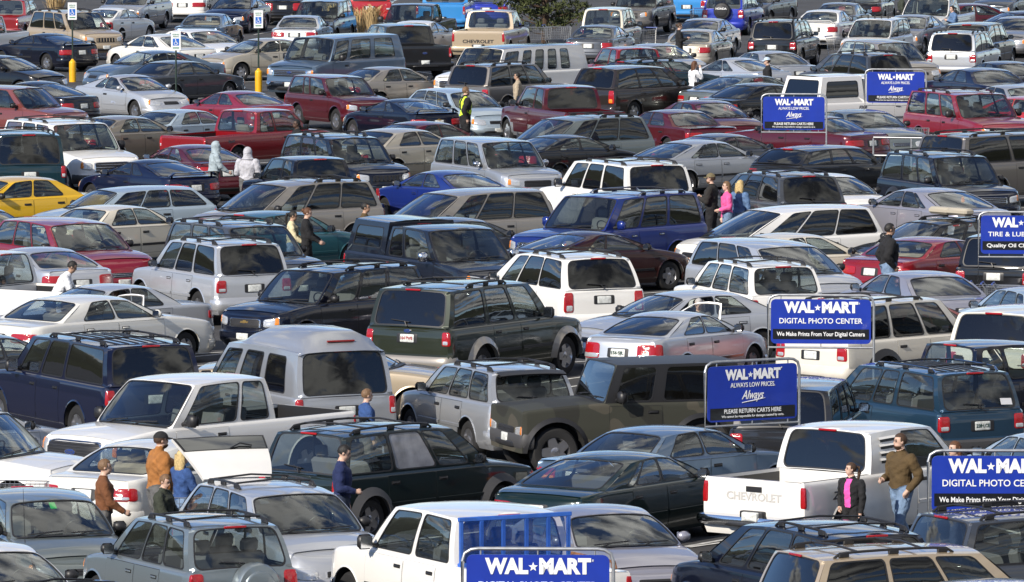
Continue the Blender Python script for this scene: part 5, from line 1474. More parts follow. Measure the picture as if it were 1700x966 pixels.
def folks():
    person('man in a black jacket with a yellow safety vest', 772, 145, 1.82, 70, 'black', 'black', hair='sandy', beard='sandy', vest='hivis', arms=('down', 'swing'), bulk=1.15)
    person('woman in a dark coat holding a cup by the pale gold sedan', 1127, 39, 1.70, 85, 'black', 'black', hair='brown', hairstyle='bun', arms=('hold', 'hold'))
    person('woman in a white hooded top with a hand to her face', 1152, 102, 1.70, 60, 'white', 'white', hair='auburn', hairstyle='long', arms=('down', 'face'), bag='black')
    person('man in a pale blue cap and black top beside the silver coupe', 1275, 96, 1.76, 265, 'black', 'darkblue', hair='brown', cap='pale')
    person('woman with dark tied hair standing between the maroon pickup and grey-brown SUV', 860, 121, 1.66, 275, 'beige', 'denim', skin='mid', hair='black', hairstyle='bun')
    person('woman in a blue jacket near the top right, leaning over', 1580, 10, 1.68, 250, 'jeanjacket', 'denim', hair='black', hairstyle='pony', arms=('hold', 'hold'), lean=12)
    person('person in a green top between parked motorcycle and white pickup', 1497, -12, 1.75, 260, 'darkgreen', 'grey', hair='brown')
    person('person in a pale blue hooded top beside the wine red sedan', 359, 236, 1.74, 80, 'lightblue', 'grey', hair='brown', hood='lightblue', arms=('down', 'fwd'), bulk=1.1, lean=6)
    person('person in a light grey hooded top seen from behind', 411, 246, 1.74, 15, 'greyhood', 'grey', hair='brown', hood='greyhood', arms=('bent', 'bent'), bulk=1.2)
    person('woman in a cream top with a dark ponytail, walking', 484, 351, 1.62, 95, 'cream', 'denim', skin='mid', hair='black', hairstyle='pony', arms=('fwd', 'fwd'), stride=.12, nod=10)
    person('woman in a black hooded jacket with tied brown hair', 508, 346, 1.70, 95, 'black', 'black', hair='auburn', hairstyle='bun', arms=('fwd', 'fwd'), stride=.1, nod=8)
    person('dark haired man whose head alone shows beside the taupe minivan', 605, 337, 1.72, 100, 'olive', 'grey', skin='mid', hair='black')
    person('man in an olive cap and black leather jacket holding a drink', 1182, 289, 1.80, 285, 'leather', 'black', hair='brown', cap='olive', beard='sandy', arms=('hold', 'hold'), inner='white', bulk=1.1)
    person('woman in a pink top with long fair hair', 1208, 302, 1.66, 260, 'pink', 'denim', hair='sandy', hairstyle='long', arms=('bent', 'down'))
    person('woman in a denim jacket with curly blond hair', 1228, 300, 1.66, 40, 'jeanjacket', 'denim', hair='blond', hairstyle='curly', arms=('down', 'down'))
    person('man in a black jacket walking past the dark red sedan', 1475, 372, 1.92, 75, 'black', 'denim', skin='mid', hair='black', arms=('pocket', 'pocket'), stride=.12, bulk=1.25)
    person('man in a white top bent over beside the white pickup bed', 124, 436, 1.72, 95, 'white', 'grey', skin='mid', hair='black', lean=30, nod=25, arms=('fwd', 'fwd'))
    person('reddish haired person inside the white-silver sedan with the open door', 0, 0, 1.66, 0, 'navy', 'grey', hair='auburn', hairstyle='bun', sit=True, at=seat_of('door_sedan', .95, .40, -.36))
    person('boy with brown hair passing the silver high-roof van', 607, 647, 1.58, 75, 'bluevest', 'grey', hair='sandy', arms=('down', 'down'))
    person('man in a navy shirt looking down beside the dark green minivan', 566, 740, 1.74, 95, 'navy', 'darkblue', hair='black', arms=('down', 'bent'), nod=22, stride=.1)
    person('youth in an open brown hooded jacket over a grey shirt', 171, 764, 1.72, 90, 'brownhood', 'grey', hair='sandy', inner='grey', arms=('down', 'fwd'), stride=.1, vox=.0115)
    person('heavy man in a mustard brown shirt and black cap', 264, 719, 1.85, 75, 'khaki', 'grey', hair='brown', cap='black', arms=('down', 'down'), bulk=1.38, beard='brown', vox=.0115)
    person('boy with cropped fair hair in a dark green shirt', 270, 789, 1.52, 110, 'darkgreen', 'grey', hair='sandy', arms=('fwd', 'fwd'), nod=18, bulk=1.15, look=-20, vox=.0115)
    person('blond woman in a blue vest at the raised tailgate', 301, 748, 1.64, 60, 'bluevest', 'denim', hair='blond', hairstyle='curly', arms=('fwd', 'fwd'), inner='beige', vox=.0115)
    person('girl in a black jacket over a pink shirt, looking left', 1414, 769, 1.45, 212, 'black', 'black', hair='brown', hairstyle='pony', arms=('down', 'pocket'), inner='hotpink', stride=.08, look=-40, vox=.0105)
    person('bearded man with glasses in an olive brown jacket and pale jeans', 1497, 721, 1.80, 228, 'olive', 'denim', hair='brown', hairstyle='short', beard='brown', arms=('pocket', 'bent'), stride=.17, look=-18, glasses=True, bulk=1.08, vox=.0105, inner=None)
    person('brown haired person mostly hidden behind the front photo sign', 1588, 734, 1.75, 240, 'black', 'darkblue', hair='auburn', hairstyle='long', stride=.1)
    person('person with short black hair beside the front door of the red pickup', 494, 199, 1.76, 250, 'black', 'grey', skin='dark', hair='black')
    person('grey haired person sitting in the open-doored silver sedan', 0, 0, 1.68, 0, 'grey', 'grey', hair='grey', hairstyle='curly', sit=True, at=(lambda a: (a[0], a[1] - R(50)))(seat_of('open_sedan', 1.12, .62, -.36)), arms=('fwd', 'fwd'), nod=25)
# ------------------------------------------------------------------ signs, carts, planting
SIGNBLUE = mat('sign_blue', (.007, .032, .33), rough=.4, coat=.25, vary=.10, vscale=2.5); SIGNBLACK = mat('sign_black', (.006, .006, .008), rough=.35, coat=.3); SIGNWHITE = mat('sign_white', (.82, .83, .84), rough=.4)
YELLOW = mat('bollard_yellow', (.78, .42, .01), rough=.45, vary=.12); POSTGREEN = mat('post_green', (.012, .03, .022), rough=.5); ICONBLUE = mat('icon_blue', (.02, .14, .55), rough=.4); TXTGREEN = mat('text_green', (.03, .22, .12), rough=.5)
def star_mesh(m, c, r, t=0):
    pts = [(c[0] + (r if k % 2 == 0 else r * .42) * math.sin(k * math.pi / 5), c[1], c[2] + (r if k % 2 == 0 else r * .42) * math.cos(k * math.pi / 5)) for k in range(10)]
    m.fan(pts, c, t)
def store_sign(label, px, py_top, face, kind, pxc=None, H=2.42, W=1.80):
    """a panel sign in a frame of bent pipe on two posts; px: pixel of its middle at the frame's top"""
    g = at_z(px, py_top, H)
    root = link('store_sign', None); root.location = (g.x, g.y, 0); root.rotation_euler = (0, 0, -R(face) - bearing(px))
    tag(root, label, 'sign', 'blue store signs over the cart bays')
    h = .80 if kind != 'carts' else .90
    if kind == 'carts': W = 1.68
    z1 = H - .075; z0 = z1 - h
    f = MB(); r = .024; x = W / 2 + .05
    f.tube([(-x, 0, 0), (-x, 0, H - .16), (-x + .03, 0, H - .06), (-x + .11, 0, H - .012), (-x + .2, 0, H), (x - .2, 0, H), (x - .11, 0, H - .012), (x - .03, 0, H - .06), (x, 0, H - .16), (x, 0, 0)], r, 0, 10)
    link('sign_frame', f.mesh('sign_frame', [STEEL], ang=60), root)
    f = MB(); f.tube([(-x, 0, z0 - .07), (x, 0, z0 - .07)], .019, 0, 8); link('cross_rail', f.mesh('cross_rail', [STEEL], ang=60), root)
    if kind == 'carts':
        f = MB(); f.lathe([(.075, 0), (.075, .62), (.05, .68), (.03, .70)], (-x, 0, 0), 'Z', 16); link('post_sleeve', f.mesh('post_sleeve', [YELLOW]), root)
    p = MB(); 
    inn, _ = rr_loop((.045, .045 * W / h), 3)
    for y, s in ((-.012, 1), (.012, 1)): pass
    a = [((u - .5) * W, -.012, z0 + v * h) for u, v in inn]; b = [(q[0], .012, q[2]) for q in a]
    p.poly(a, 0); p.poly(b[::-1], 0); p.grid([a, b], 0, close=True)
    pn = link('sign_panel', p.mesh('sign_panel', [SIGNBLUE], smooth=False), root)
    for u in (-.4, 0, .4):
        k = MB(); k.tube([(u * W, -.0, z1 - .01), (u * W, 0, H)], .011, 0, 6); k.tube([(u * W, 0, z0 + .01), (u * W, 0, z0 - .07)], .011, 0, 6); link('clip', k.mesh('clip', [STEEL]), root)
    def strip(za, zb, wf):
        k = MB(); k.box((0, -.0145, z0 + h * (za + zb) / 2), (W * wf, .004, h * (zb - za)), 0); link('black_band', k.mesh('black_band', [SIGNBLACK], smooth=False), pn)
    def words(s, zc, size, wid, bold=.012, shear=0, x=0, M=SIGNWHITE):
        me = text_mesh(s, size, [M], bold=bold * size, shear=shear, depth=.001, rot=(90, 0, 0))
        xs = [v.co.x for v in me.vertices]; w = max(xs) - min(xs); c = (max(xs) + min(xs)) / 2
        k = wid / w
        for v in me.vertices: v.co.x = (v.co.x - c) * k
        o = link('lettering', me, pn); o.location = (x, -.0195, z0 + h * zc); return o
    def brand(zc, size, wid):
        words('WAL', zc, size, wid * .41, .055, x=-wid * .295); words('MART', zc, size, wid * .49, .055, x=wid * .258)
        k = MB(); star_mesh(k, (-wid * .044, -.0195, z0 + h * zc), size * .24, 0); link('star', k.mesh('star', [SIGNWHITE], smooth=False), pn)
        if kind != 'x': words('®', zc + .10, size * .16, .02, .01, x=wid * .52)
    if kind == 'carts':
        brand(.83, .22, W * .62); words('ALWAYS LOW PRICES.', .645, .105, W * .50, .012)
        words('Always', .46, .20, W * .25, .012, shear=.45, x=0)
        k = MB(); k.tube([(-W * .12, -.0195, z0 + h * .33), (W * .02, -.0195, z0 + h * .365), (W * .14, -.0195, z0 + h * .40)], [.006, .009, .003], 0, 5); link('underline', k.mesh('underline', [SIGNWHITE]), pn)
        strip(.035, .245, .95); words('PLEASE RETURN CARTS HERE', .178, .095, W * .64, .016); words('We cannot be responsible for damages caused by carts.', .088, .055, W * .70, .010)
    elif kind == 'photo':
        brand(.81, .26, W * .74); words('DIGITAL PHOTO CENTER', .51, .135, W * .83, .012)
        strip(.10, .33, .96); words('We Make Prints From Your Digital Camera', .215, .105, W * .88, .016)
    else:
        brand(.81, .26, W * .74); words('TIRE & LUBE EXPRESS', .51, .135, W * .83, .012)
        strip(.10, .33, .96); words('Quality Oil Change & More', .215, .11, W * .86, .016)
    return root
def disabled_sign(label, px, py_top, H=2.75):
    g = at_z(px, py_top, H); root = link('parking_sign', None); root.location = (g.x, g.y, 0); root.rotation_euler = (0, 0, -bearing(px))
    tag(root, label, 'sign', 'disabled parking signs on yellow bollards')
    m = MB(); m.tube([(0, .03, 0), (0, .03, H - .05)], .028, 0, 8); link('post', m.mesh('post', [POSTGREEN]), root)
    m = MB(); m.lathe([(.12, 0), (.12, .66), (.115, .70), (.07, .735), (.055, .76), (.03, .80)], (0, .03, 0), 'Z', 20); link('bollard', m.mesh('bollard', [YELLOW], ang=50), root)
    m = MB(); m.box((0, -.012, H - .30), (.31, .012, .60), 0, bev=.004); pn = link('sign_panel', m.mesh('sign_panel', [SIGNWHITE]), root)
    m = MB(); m.box((0, -.021, H - .335), (.20, .004, .22), 0); ic = link('blue_square', m.mesh('blue_square', [ICONBLUE], smooth=False), pn)
    m = MB(); z = H - .335; y = -.0265
    m.tube([(-.005, y, z + .075), (-.005, y, z + .074), ], .0, 0, 4) if False else None
    m.lathe([(.018, 0), (.001, .001)], (-.012, y, z + .078), 'Y', 12)
    def bar(a, b, w=.009):
        a, b = Vector((a[0], y, z + a[1])), Vector((b[0], y, z + b[1])); d = (b - a).normalized(); n_ = Vector((-d.z, 0, d.x)) * w
        m.poly([a + n_, b + n_, b - n_, a - n_], 0)
    bar((-.012, .058), (-.008, -.01)); bar((-.008, -.01), (.035, -.012)); bar((.035, -.012), (.05, -.06)); bar((-.01, .03), (.03, .028)); bar((.05, -.06), (.068, -.056))
    arc = [Vector((-.008 + r_ * math.cos(t), y, z - .035 + r_ * math.sin(t))) for r_ in (.0,) for t in (0,)]
    ts = [R(140 + 12 * k) for k in range(18)]
    m.grid([[(-.006 + .056 * math.cos(t), y, z - .038 + .056 * math.sin(t)) for t in ts], [(-.006 + .040 * math.cos(t), y, z - .038 + .040 * math.sin(t)) for t in ts]], 0)
    link('wheelchair_symbol', m.mesh('wheelchair_symbol', [SIGNWHITE], smooth=False), ic)
    for s, zz, w in (('RESERVED', H - .10, .21), ('PARKING', H - .165, .18)):
        me = text_mesh(s, .06, [TXTGREEN], bold=.0008, depth=.001, rot=(90, 0, 0)); xs = [v.co.x for v in me.vertices]; k = w / (max(xs) - min(xs)); c0 = (max(xs) + min(xs)) / 2
        for v in me.vertices: v.co.x = (v.co.x - c0) * k
        o = link('lettering', me, pn); o.location = (0, -.021, zz)
    m = MB(); m.box((0, -.020, H - .52), (.20, .003, .035), 0); link('green_strip', m.mesh('green_strip', [TXTGREEN], smooth=False), pn)

def build_cart():
    P = []
    WIRE = mat('cart_wire', (.42, .43, .44), rough=.35, metal=.8); RB = mat('cart_handle', (.05, .09, .32), rough=.5)
    m = MB()
    def W_(p, q, r=.004): m.tube([p, q], r, 0, 4, cap=False)
    def corner(u, s, z): return Vector((lerp(-.42, .46, u) + (.04 if u > .5 else 0) * z, s * (lerp(.26, .19, u) + .03 * z), .50 + .45 * z))
    for z in (0, .2, .4, .6, .8, 1.0):
        rr = .008 if z == 1.0 else .004
        for s in (-1, 1): W_(corner(0, s, z), corner(1, s, z), rr)
        W_(corner(1, -1, z), corner(1, 1, z), rr); W_(corner(0, -1, z), corner(0, 1, z), rr)
    for k in range(13):
        u = k / 12
        for s in (-1, 1): W_(corner(u, s, 0), corner(u, s, 1))
        W_(corner(u, -1, 0), corner(u, 1, 0))
    for k in range(1, 7):
        t = k / 7
        for u in (0, 1): W_(corner(u, -1, 0).lerp(corner(u, 1, 0), t), corner(u, -1, 1).lerp(corner(u, 1, 1), t))
    P.append(('basket', m.mesh('basket', [WIRE], merge=0, smooth=False)))
    m = MB()
    for s in (-1, 1): m.tube([(-.52, s * .25, 1.02), (-.44, s * .25, .92), (-.40, s * .24, .48), (-.30, s * .25, .14), (.40, s * .22, .12)], .013, 0, 6)
    m.tube([(.30, -.21, .47), (.30, .21, .47)], .011, 0, 6); m.tube([(-.30, -.25, .15), (-.30, .25, .15)], .011, 0, 6)
    P.append(('frame', m.mesh('frame', [STEEL])))
    m = MB(); m.tube([(-.52, -.27, 1.02), (-.52, .27, 1.02)], .020, 0, 8); P.append(('handle', m.mesh('handle', [RB])))
    w = MB(); w.lathe([(.005, -.015), (.055, -.015), (.06, 0), (.055, .015), (.005, .015)], n=14); wm = w.mesh('wheel', [TYRE])
    return P, wm
CARTP = None
def cart(label, px, py, face, z=1.03):
    global CARTP
    if CARTP is None: CARTP = build_cart()
    g = at_z(px, py, z); root = link('shopping_cart', None); root.location = (g.x, g.y, 0); root.rotation_euler = (0, 0, R(90) - R(face) - bearing(px))
    tag(root, label, 'shopping cart', 'shopping carts left about the lot')
    for n_, me in CARTP[0]: link(n_, me, root)
    for x, y in ((-.30, .25), (-.30, -.25), (.38, .21), (.38, -.21)):
        o = link('wheel', CARTP[1], root); o.location = (x, y, .06)
def corral(label, px, py, face, L=5.0, z=1.05, w=None):
    g = at_z(px, py, z); root = link('cart_corral', None); root.location = (g.x, g.y, 0); root.rotation_euler = (0, 0, R(90) - R(face) - bearing(px))
    tag(root, label, 'cart corral')
    for zz in (z, .55):
        m = MB(); m.tube([(0, 0, zz), (L, 0, zz)], .03, 0, 8); link('rail', m.mesh('rail', [STEEL], ang=60), root)
    for k in range(4):
        m = MB(); m.tube([(L * k / 3, 0, 0), (L * k / 3, 0, z - .028)], .028, 0, 8); link('post', m.mesh('post', [STEEL], ang=60), root)
NEEDLE = mat('pine_needles', (.070, .085, .026), rough=.8, vary=.6, vscale=1.2); BARK = mat('pine_bark', (.07, .045, .03), rough=.95, bump=.6, bscale=14)
STRAW = mat('dry_grass', (.55, .40, .20), rough=.9, vary=.3, vscale=5)
def pine(label, px, py_base, Ht=7.0, wd=2.0):
    rnd = random.Random(5)
    g = at_z(px, py_base, 0); root = link('pine_tree', None); root.location = (g.x, g.y, 0); tag(root, label, 'tree')
    m = MB(); m.tube([(0, 0, 0), (.05, 0, Ht * .4), (0, .05, Ht * .95)], [.16, .11, .02], 0, 9)
    tips = []
    for k in range(120):
        z = rnd.uniform(.25, Ht * .95); a = rnd.uniform(0, 6.283); l = wd * (1 - .75 * z / Ht) * rnd.uniform(.45, 1.1)
        e = Vector((math.cos(a) * l, math.sin(a) * l, z + l * rnd.uniform(.05, .45)))
        m.tube([(0, 0, z), (e.x * .5, e.y * .5, z + (e.z - z) * .35), e], [.035, .022, .008], 0, 5, cap=False)
        for t in (.45, .6, .72, .84, .95, 1.0):
            for _ in range(2): tips.append(Vector((0, 0, z)).lerp(e, t) + Vector((rnd.gauss(0, .09), rnd.gauss(0, .09), rnd.gauss(0, .07) + .03)))
    link('trunk', m.mesh('trunk', [BARK]), root)
    n = MB()
    for p in tips:
        up = Vector((rnd.gauss(0, .5), rnd.gauss(0, .5), 1)).normalized()
        for _ in range(9):
            d = (up + Vector((rnd.gauss(0, .75), rnd.gauss(0, .75), rnd.gauss(0, .5)))).normalized() * rnd.uniform(.12, .24)
            s = d.cross(Vector((rnd.random() - .5, rnd.random() - .5, rnd.random() - .5))).normalized() * .026
            q = p + Vector((rnd.gauss(0, .05), rnd.gauss(0, .05), rnd.gauss(0, .04)))
            n.poly([q - s, q + s, q + d + s * .3, q + d - s * .3], 0)
    link('crown', n.mesh('crown', [NEEDLE], merge=0, smooth=False), root)
def grass_tuft(label, px, py_top, Ht=1.25, n=170, seed=1):
    rnd = random.Random(seed)
    g = at_z(px, py_top, Ht); m = MB()
    for k in range(n):
        a = rnd.uniform(0, 6.283); r0 = rnd.uniform(0, .16); sp_ = rnd.uniform(.05, .42); h = Ht * rnd.uniform(.7, 1.05)
        b = Vector((math.cos(a) * r0, math.sin(a) * r0, 0)); e = b + Vector((math.cos(a) * sp_, math.sin(a) * sp_, h)); md = b.lerp(e, .55) + Vector((0, 0, .06))
        s = Vector((-math.sin(a), math.cos(a), 0)) * .009
        m.grid([[b - s, b + s], [md - s, md + s], [e - s * 1.6, e + s * 1.6], [e + Vector((math.cos(a), math.sin(a), .6)) * .12 - s * .3, e + Vector((math.cos(a), math.sin(a), .6)) * .12 + s * .3]], 0)
    o = link('ornamental_grass', m.mesh('ornamental_grass', [STRAW], merge=0, smooth=False)); o.location = (g.x, g.y, 0); tag(o, label, 'grass plant', 'dry ornamental grasses')
def motorcycle(label, px, py, face):
    g = at_z(px, py, 1.1); root = link('motorcycle', None); root.location = (g.x, g.y, 0); root.rotation_euler = (0, 0, R(90) - R(face)); tag(root, label, 'motorcycle')
    m = MB(); m.lathe([(.22, -.06), (.30, -.06), (.33, 0), (.30, .06), (.22, .06)], n=24); m.lathe([(.23, -.02), (.03, -.04), (.03, .04), (.23, .02)], n=24, t=1); wm = m.mesh('wheel', [TYRE, CHROME])
    for x in (.75, -.72): o = link('wheel', wm, root); o.location = (x, 0, .33)
    m = MB(); m.tube([(.75, -.09, .33), (.52, -.09, .95)], .03, 0, 8); m.tube([(.75, .09, .33), (.52, .09, .95)], .03, 0, 8); link('fork', m.mesh('fork', [CHROME]), root)
    m = MB(); m.tube([(.42, -.38, 1.08), (.54, -.2, 1.0), (.54, .2, 1.0), (.42, .38, 1.08)], .018, 0, 8); link('handlebar', m.mesh('handlebar', [BLACK]), root)
    m = MB(); ellipsoid(m, (.22, 0, .82), (.32, .17, .15)); link('fuel_tank', m.mesh('fuel_tank', [PC['bright red']]), root)
    m = MB(); m.box((-.32, 0, .78), (.62, .30, .12), 0, bev=.05); link('saddle', m.mesh('saddle', [BLACK]), root)
    m = MB(); m.box((.05, 0, .48), (.50, .32, .38), 0, bev=.06); m.tube([(-.9, .18, .32), (.1, .18, .3)], .045, 0, 8); link('engine', m.mesh('engine', [CHROME]), root)
    m = MB(); ellipsoid(m, (.62, 0, .92), (.09, .10, .10)); link('headlight', m.mesh('headlight', [CLEAR]), root)

def things():
    store_sign('blue cart return sign nearest the camera, leaning view beside a camouflage off-roader', 1249, 598, -31, 'carts')
    store_sign('blue cart return sign in front of a long maroon sedan', 1318, 156, 3, 'carts')
    store_sign('farthest blue cart return sign, in front of the white capped pickup', 1487, 115, 3, 'carts')
    store_sign('blue photo sign in front of the dirty white SUV', 1363, 490, 2, 'photo')
    store_sign('blue photo sign beside the bearded man at the right edge', 1652, 748, -3, 'photo')
    store_sign('blue photo sign at the bottom edge before the headache-rack pickup', 893, 911, 2, 'photo')
    store_sign('blue tyre and lube sign at the right edge', 1700, 352, 0, 'tire')
    disabled_sign('disabled parking sign beside the tan slotted-grille SUV', 120, 4)
    disabled_sign('disabled parking sign behind the light silver coupe, lowest of the three', 292, 52)
    disabled_sign('disabled parking sign in front of the blue-grey conversion van', 429, 17)
    corral('cart rail behind the nearest cart return sign', 1322, 640, 140, 5.0)
    corral('cart rail under the second cart return sign', 1450, 228, 100, 3.2)
    cart('shopping cart at the left edge above the grey-green hatchback', 25, 792, 100)
    cart('shopping cart pushed by the woman in a cream top', 527, 377, 95)
    cart('shopping cart before the grey off-road SUV with round headlamps', 1072, 46, 200)
    cart('shopping cart under the sky blue hatchback', 1158, 14, 190)
    cart('shopping cart left behind the pine tree', 925, 41, 100)
    cart('shopping cart at the right of the pine tree trunk', 893, 42, 95)
    cart('shopping cart behind the white sedan with the tail lamp band', 1396, 60, 120)
    cart('shopping cart below the tyre and lube sign', 1652, 468, 95)
    cart('shopping cart second in the row below the tyre and lube sign', 1672, 469, 95)
    cart('shopping cart third in the row below the tyre and lube sign', 1690, 470, 95)
    cart('shopping cart between the two far cart signs', 1512, 208, 100)
    cart('shopping cart in front of the boy in a dark green shirt', 322, 815, 95)
    pine('dark pine tree between the tan pickup and slate sedan', 905, 72)
    grass_tuft('dry grass tuft right of the navy SUV facing the camera', 553, 10, seed=1)
    grass_tuft('dry grass tuft below the bright red SUV, left one', 598, 16, seed=2, Ht=1.05)
    grass_tuft('dry grass tuft below the bright red SUV, wider right one', 618, 12, seed=3)
    grass_tuft('dry grass tuft at the top edge beside the red pickup', 92, -8, seed=4)
    motorcycle('parked motorcycle at the top edge near the person in green', 1470, -8, 200)
things()
folks()

# ------------------------------------------------------------------ badges, plates and other marks on single vehicles
def mark(key, s, x, y, z, size, M, bold=.01, shear=0, wid=None, on='r', name='lettering', par=None, push=.0):
    """lettering laid on a vehicle: on 'r' rear (x ignored), 'f' front, 's' right side, 'l' left side"""
    root, sh, objs = CAR[key]; S = sh.S; L = S['L']
    rot = {'r': (90, 0, -90), 'f': (90, 0, 90), 's': (90, 0, 0), 'l': (90, 0, 180)}[on]
    me = text_mesh(s, size, [M], bold=bold * size, shear=shear, depth=.0015, rot=(90, 0, 0))
    xs = [v.co.x for v in me.vertices]; w = max(xs) - min(xs); c0 = (max(xs) + min(xs)) / 2; k = (wid / w) if wid else 1
    for v in me.vertices: v.co.x = (v.co.x - c0) * k
    me.transform(Matrix.Rotation(R(rot[2]), 4, 'Z'))
    o = link(name, me, par or root)
    if on == 'r': p, _ = sh.con('r', y, z); loc = (L / 2 - p.x - .006 - push, y, z)
    elif on == 'f': p, _ = sh.con('f', y, z); loc = (L / 2 - p.x + .006 + push, y, z)
    elif on == 's': p = sh.side(x, z, -1); loc = (L / 2 - x, p.y - .006 - push, z)
    else: p = sh.side(x, z, 1); loc = (L / 2 - x, p.y + .006 + push, z)
    o.location = loc; return o
def oval(key, z, on='r', w=.19, push=.012, M=BADGE):
    root, sh, objs = CAR[key]; L = sh.S['L']
    p, _ = sh.con(on, 0, z); x = L / 2 - p.x + (-1 if on == 'r' else 1) * push
    m = MB(); s = -1 if on == 'r' else 1
    for r_, t, e in ((1.0, 1, 0), (.88, 0, .004)):
        loop = [(x + s * e, w / 2 * r_ * math.cos(a), z + w * .2 * r_ * math.sin(a)) for a in [2 * math.pi * k / 28 for k in range(28)]]
        m.grid([[(q[0] - s * .012, q[1], q[2]) for q in loop], loop], t, close=True); m.fan(loop, (x + s * (e + .002), 0, z), t)
    o = link('badge', m.mesh('badge', [M, CHROME]), root)
    mark(key, 'Ford', 0, 0, z, w * .32, CHROME, .006, .35, on=on, name='badge_script', push=push + .0, par=None)
def bowtie(key, z, on='f', w=.20, y=0, M=GOLD, push=.02):
    root, sh, objs = CAR[key]; L = sh.S['L']; p, _ = sh.con(on, y, z); s = -1 if on == 'r' else 1; x = L / 2 - p.x + s * push
    a, h = w / 2, w * .16
    pts = [(-a, -h * .45), (-a * .45, -h * .45), (-a * .45, -h), (a * .28, -h), (a * .36, -h * .45), (a * .86, -h * .45), (a, h * .45), (a * .45, h * .45), (a * .45, h), (-a * .28, h), (-a * .36, h * .45), (-a * .86, h * .45)]
    m = MB(); f = [(x, y + q[0], z + q[1]) for q in pts]; b = [(x - s * .015, q[1], q[2]) for q in f]
    m.grid([b, f], 0, close=True); m.fan(f, (x + s * .003, y, z), 0)
    link('badge', m.mesh('badge', [M], ang=20), root)
RAISED = mat('raised_white', (.50, .49, .47), rough=.4)
mark('z71', 'CHEVROLET', 0, 0, .90, .17, RAISED, .03, wid=1.05, push=.0)
mark('z71', 'Z71', 4.75, 0, .92, .17, DECAL, .03, .2, on='s', wid=.42)
mark('tan_truck', 'CHEVROLET', 0, 0, .78, .17, BLACK, .03, wid=1.15)
mark('cap_truck', 'FX4', 4.0, 0, 1.0, .14, DECAL, .03, .2, on='s', wid=.32)
mark('red_pickup', '4x4', 4.6, 0, .86, .12, DECAL, .03, .2, on='s', wid=.28)
o_ = mark('spare_suv', 'HONDA', 0, 0, 1.08, .11, SIGNWHITE, .03, wid=.44, push=.31)
mark('rav', 'RAV4', 0, .50, .78, .10, CHROME, .02, wid=.34, push=.02)
mark('rav', 'TOYOTA', 0, -.14, .74, .075, CHROME, .02, wid=.36, push=.31)
for key, s, on in (('ion', '156·SJL', 'r'), ('green_suv', '164 PWE', 'r'), ('teal_suv', '228·LCE', 'r'), ('step_bumper', 'OBZ·RFF', 'r'), ('lexus', '102·GWD', 'r')):
    root, sh, objs = CAR[key]
    pl = [o for o in objs if o.name.startswith('license_plate')][0]
    xs = [v.co for v in pl.data.vertices]; x0 = min(v.x for v in xs); zc = (max(v.z for v in xs) + min(v.z for v in xs)) / 2
    me = text_mesh(s, .085, [PLATEINK if key != 'green_suv' else RED], bold=.002, depth=.0008, rot=(90, 0, -90))
    ys = [v.co.y for v in me.vertices]; k = .27 / (max(ys) - min(ys)); c0 = (max(ys) + min(ys)) / 2
    for v in me.vertices: v.co.y = (v.co.y - c0) * k
    o = link('plate_number', me, pl); o.location = (x0 - .003, 0, zc)
oval('oval_pickup', .82, 'f', .26, .03); oval('green_suv', 1.12, 'r', .17); oval('oval_truck', .92, 'r', .19); oval('blue_van', .92, 'f', .2, .03)
bowtie('gold_badge', .77, 'f', .22); bowtie('cross_coupe', .78, 'r', .17)

def kid(key, name, mb, mats, **k):
    root, sh, objs = CAR[key]
    mb.v = [(sh.L / 2 - p[0], p[1], p[2]) for p in mb.v]
    return link(name, mb.mesh(name, mats, **k), root)
# headache rack and rusty rail of the old white pickup
root, sh, objs = CAR['rack_truck']; S = sh.S
RACKBLUE = mat('rack_blue', (.03, .12, .48), rough=.5, vary=.2, vscale=6); RUST = mat('rusty_steel', (.17, .075, .035), rough=.9, vary=.5, vscale=12, bump=.4)
MESHBLUE = bpy.data.materials.new('rack_screen'); MESHBLUE.use_nodes = True
t_ = MESHBLUE.node_tree; t_.nodes.clear(); o1 = N(t_, 'ShaderNodeOutputMaterial'); x1 = N(t_, 'ShaderNodeMixShader'); x1.inputs[0].default_value = .34
a1 = N(t_, 'ShaderNodeBsdfTransparent'); d1 = N(t_, 'ShaderNodeBsdfDiffuse'); d1.inputs[0].default_value = (.02, .075, .36, 1)
t_.links.new(a1.outputs[0], x1.inputs[1]); t_.links.new(d1.outputs[0], x1.inputs[2]); t_.links.new(x1.outputs[0], o1.inputs[0])
m = MB(); d = S['rb'][0] + .07; zt = S['H'] - .05; zb = S['rb'][1] - .02
for y in (-.86, -.52, -.18, .18, .52, .86): m.box((d, y * (1 if abs(y) < .8 else .97), (zb + zt) / 2), (.04, .055, zt - zb), 0, bev=.006)
m.box((d, 0, zt), (.05, 1.76, .06), 0, bev=.008); m.box((d, 0, zb + .03), (.06, 1.76, .07), 0, bev=.008)
kid('rack_truck', 'headache_rack', m, [RACKBLUE])
m = MB(); m.grid([[(d + .03, -.82, zb + .06), (d + .03, .82, zb + .06)], [(d + .03, -.82, zt - .03), (d + .03, .82, zt - .03)]], 0); kid('rack_truck', 'wire_screen', m, [MESHBLUE])
m = MB(); zr = S['rb'][1] + .02; yr = -(sh.topy(4.9) - .05)
m.tube([(d + .05, yr, zr), (d + .07, yr, zr + .09), (sh.L - .35, yr, zr + .09), (sh.L - .30, yr, zr)], .022, 0, 7)
for q in (.3, .6, .9): m.box((d + .1 + q * 1.3, yr, zr + .045), (.05, .03, .09), 0)
kid('rack_truck', 'bed_rail', m, [RUST])
for u in (.06, .55):
    pass
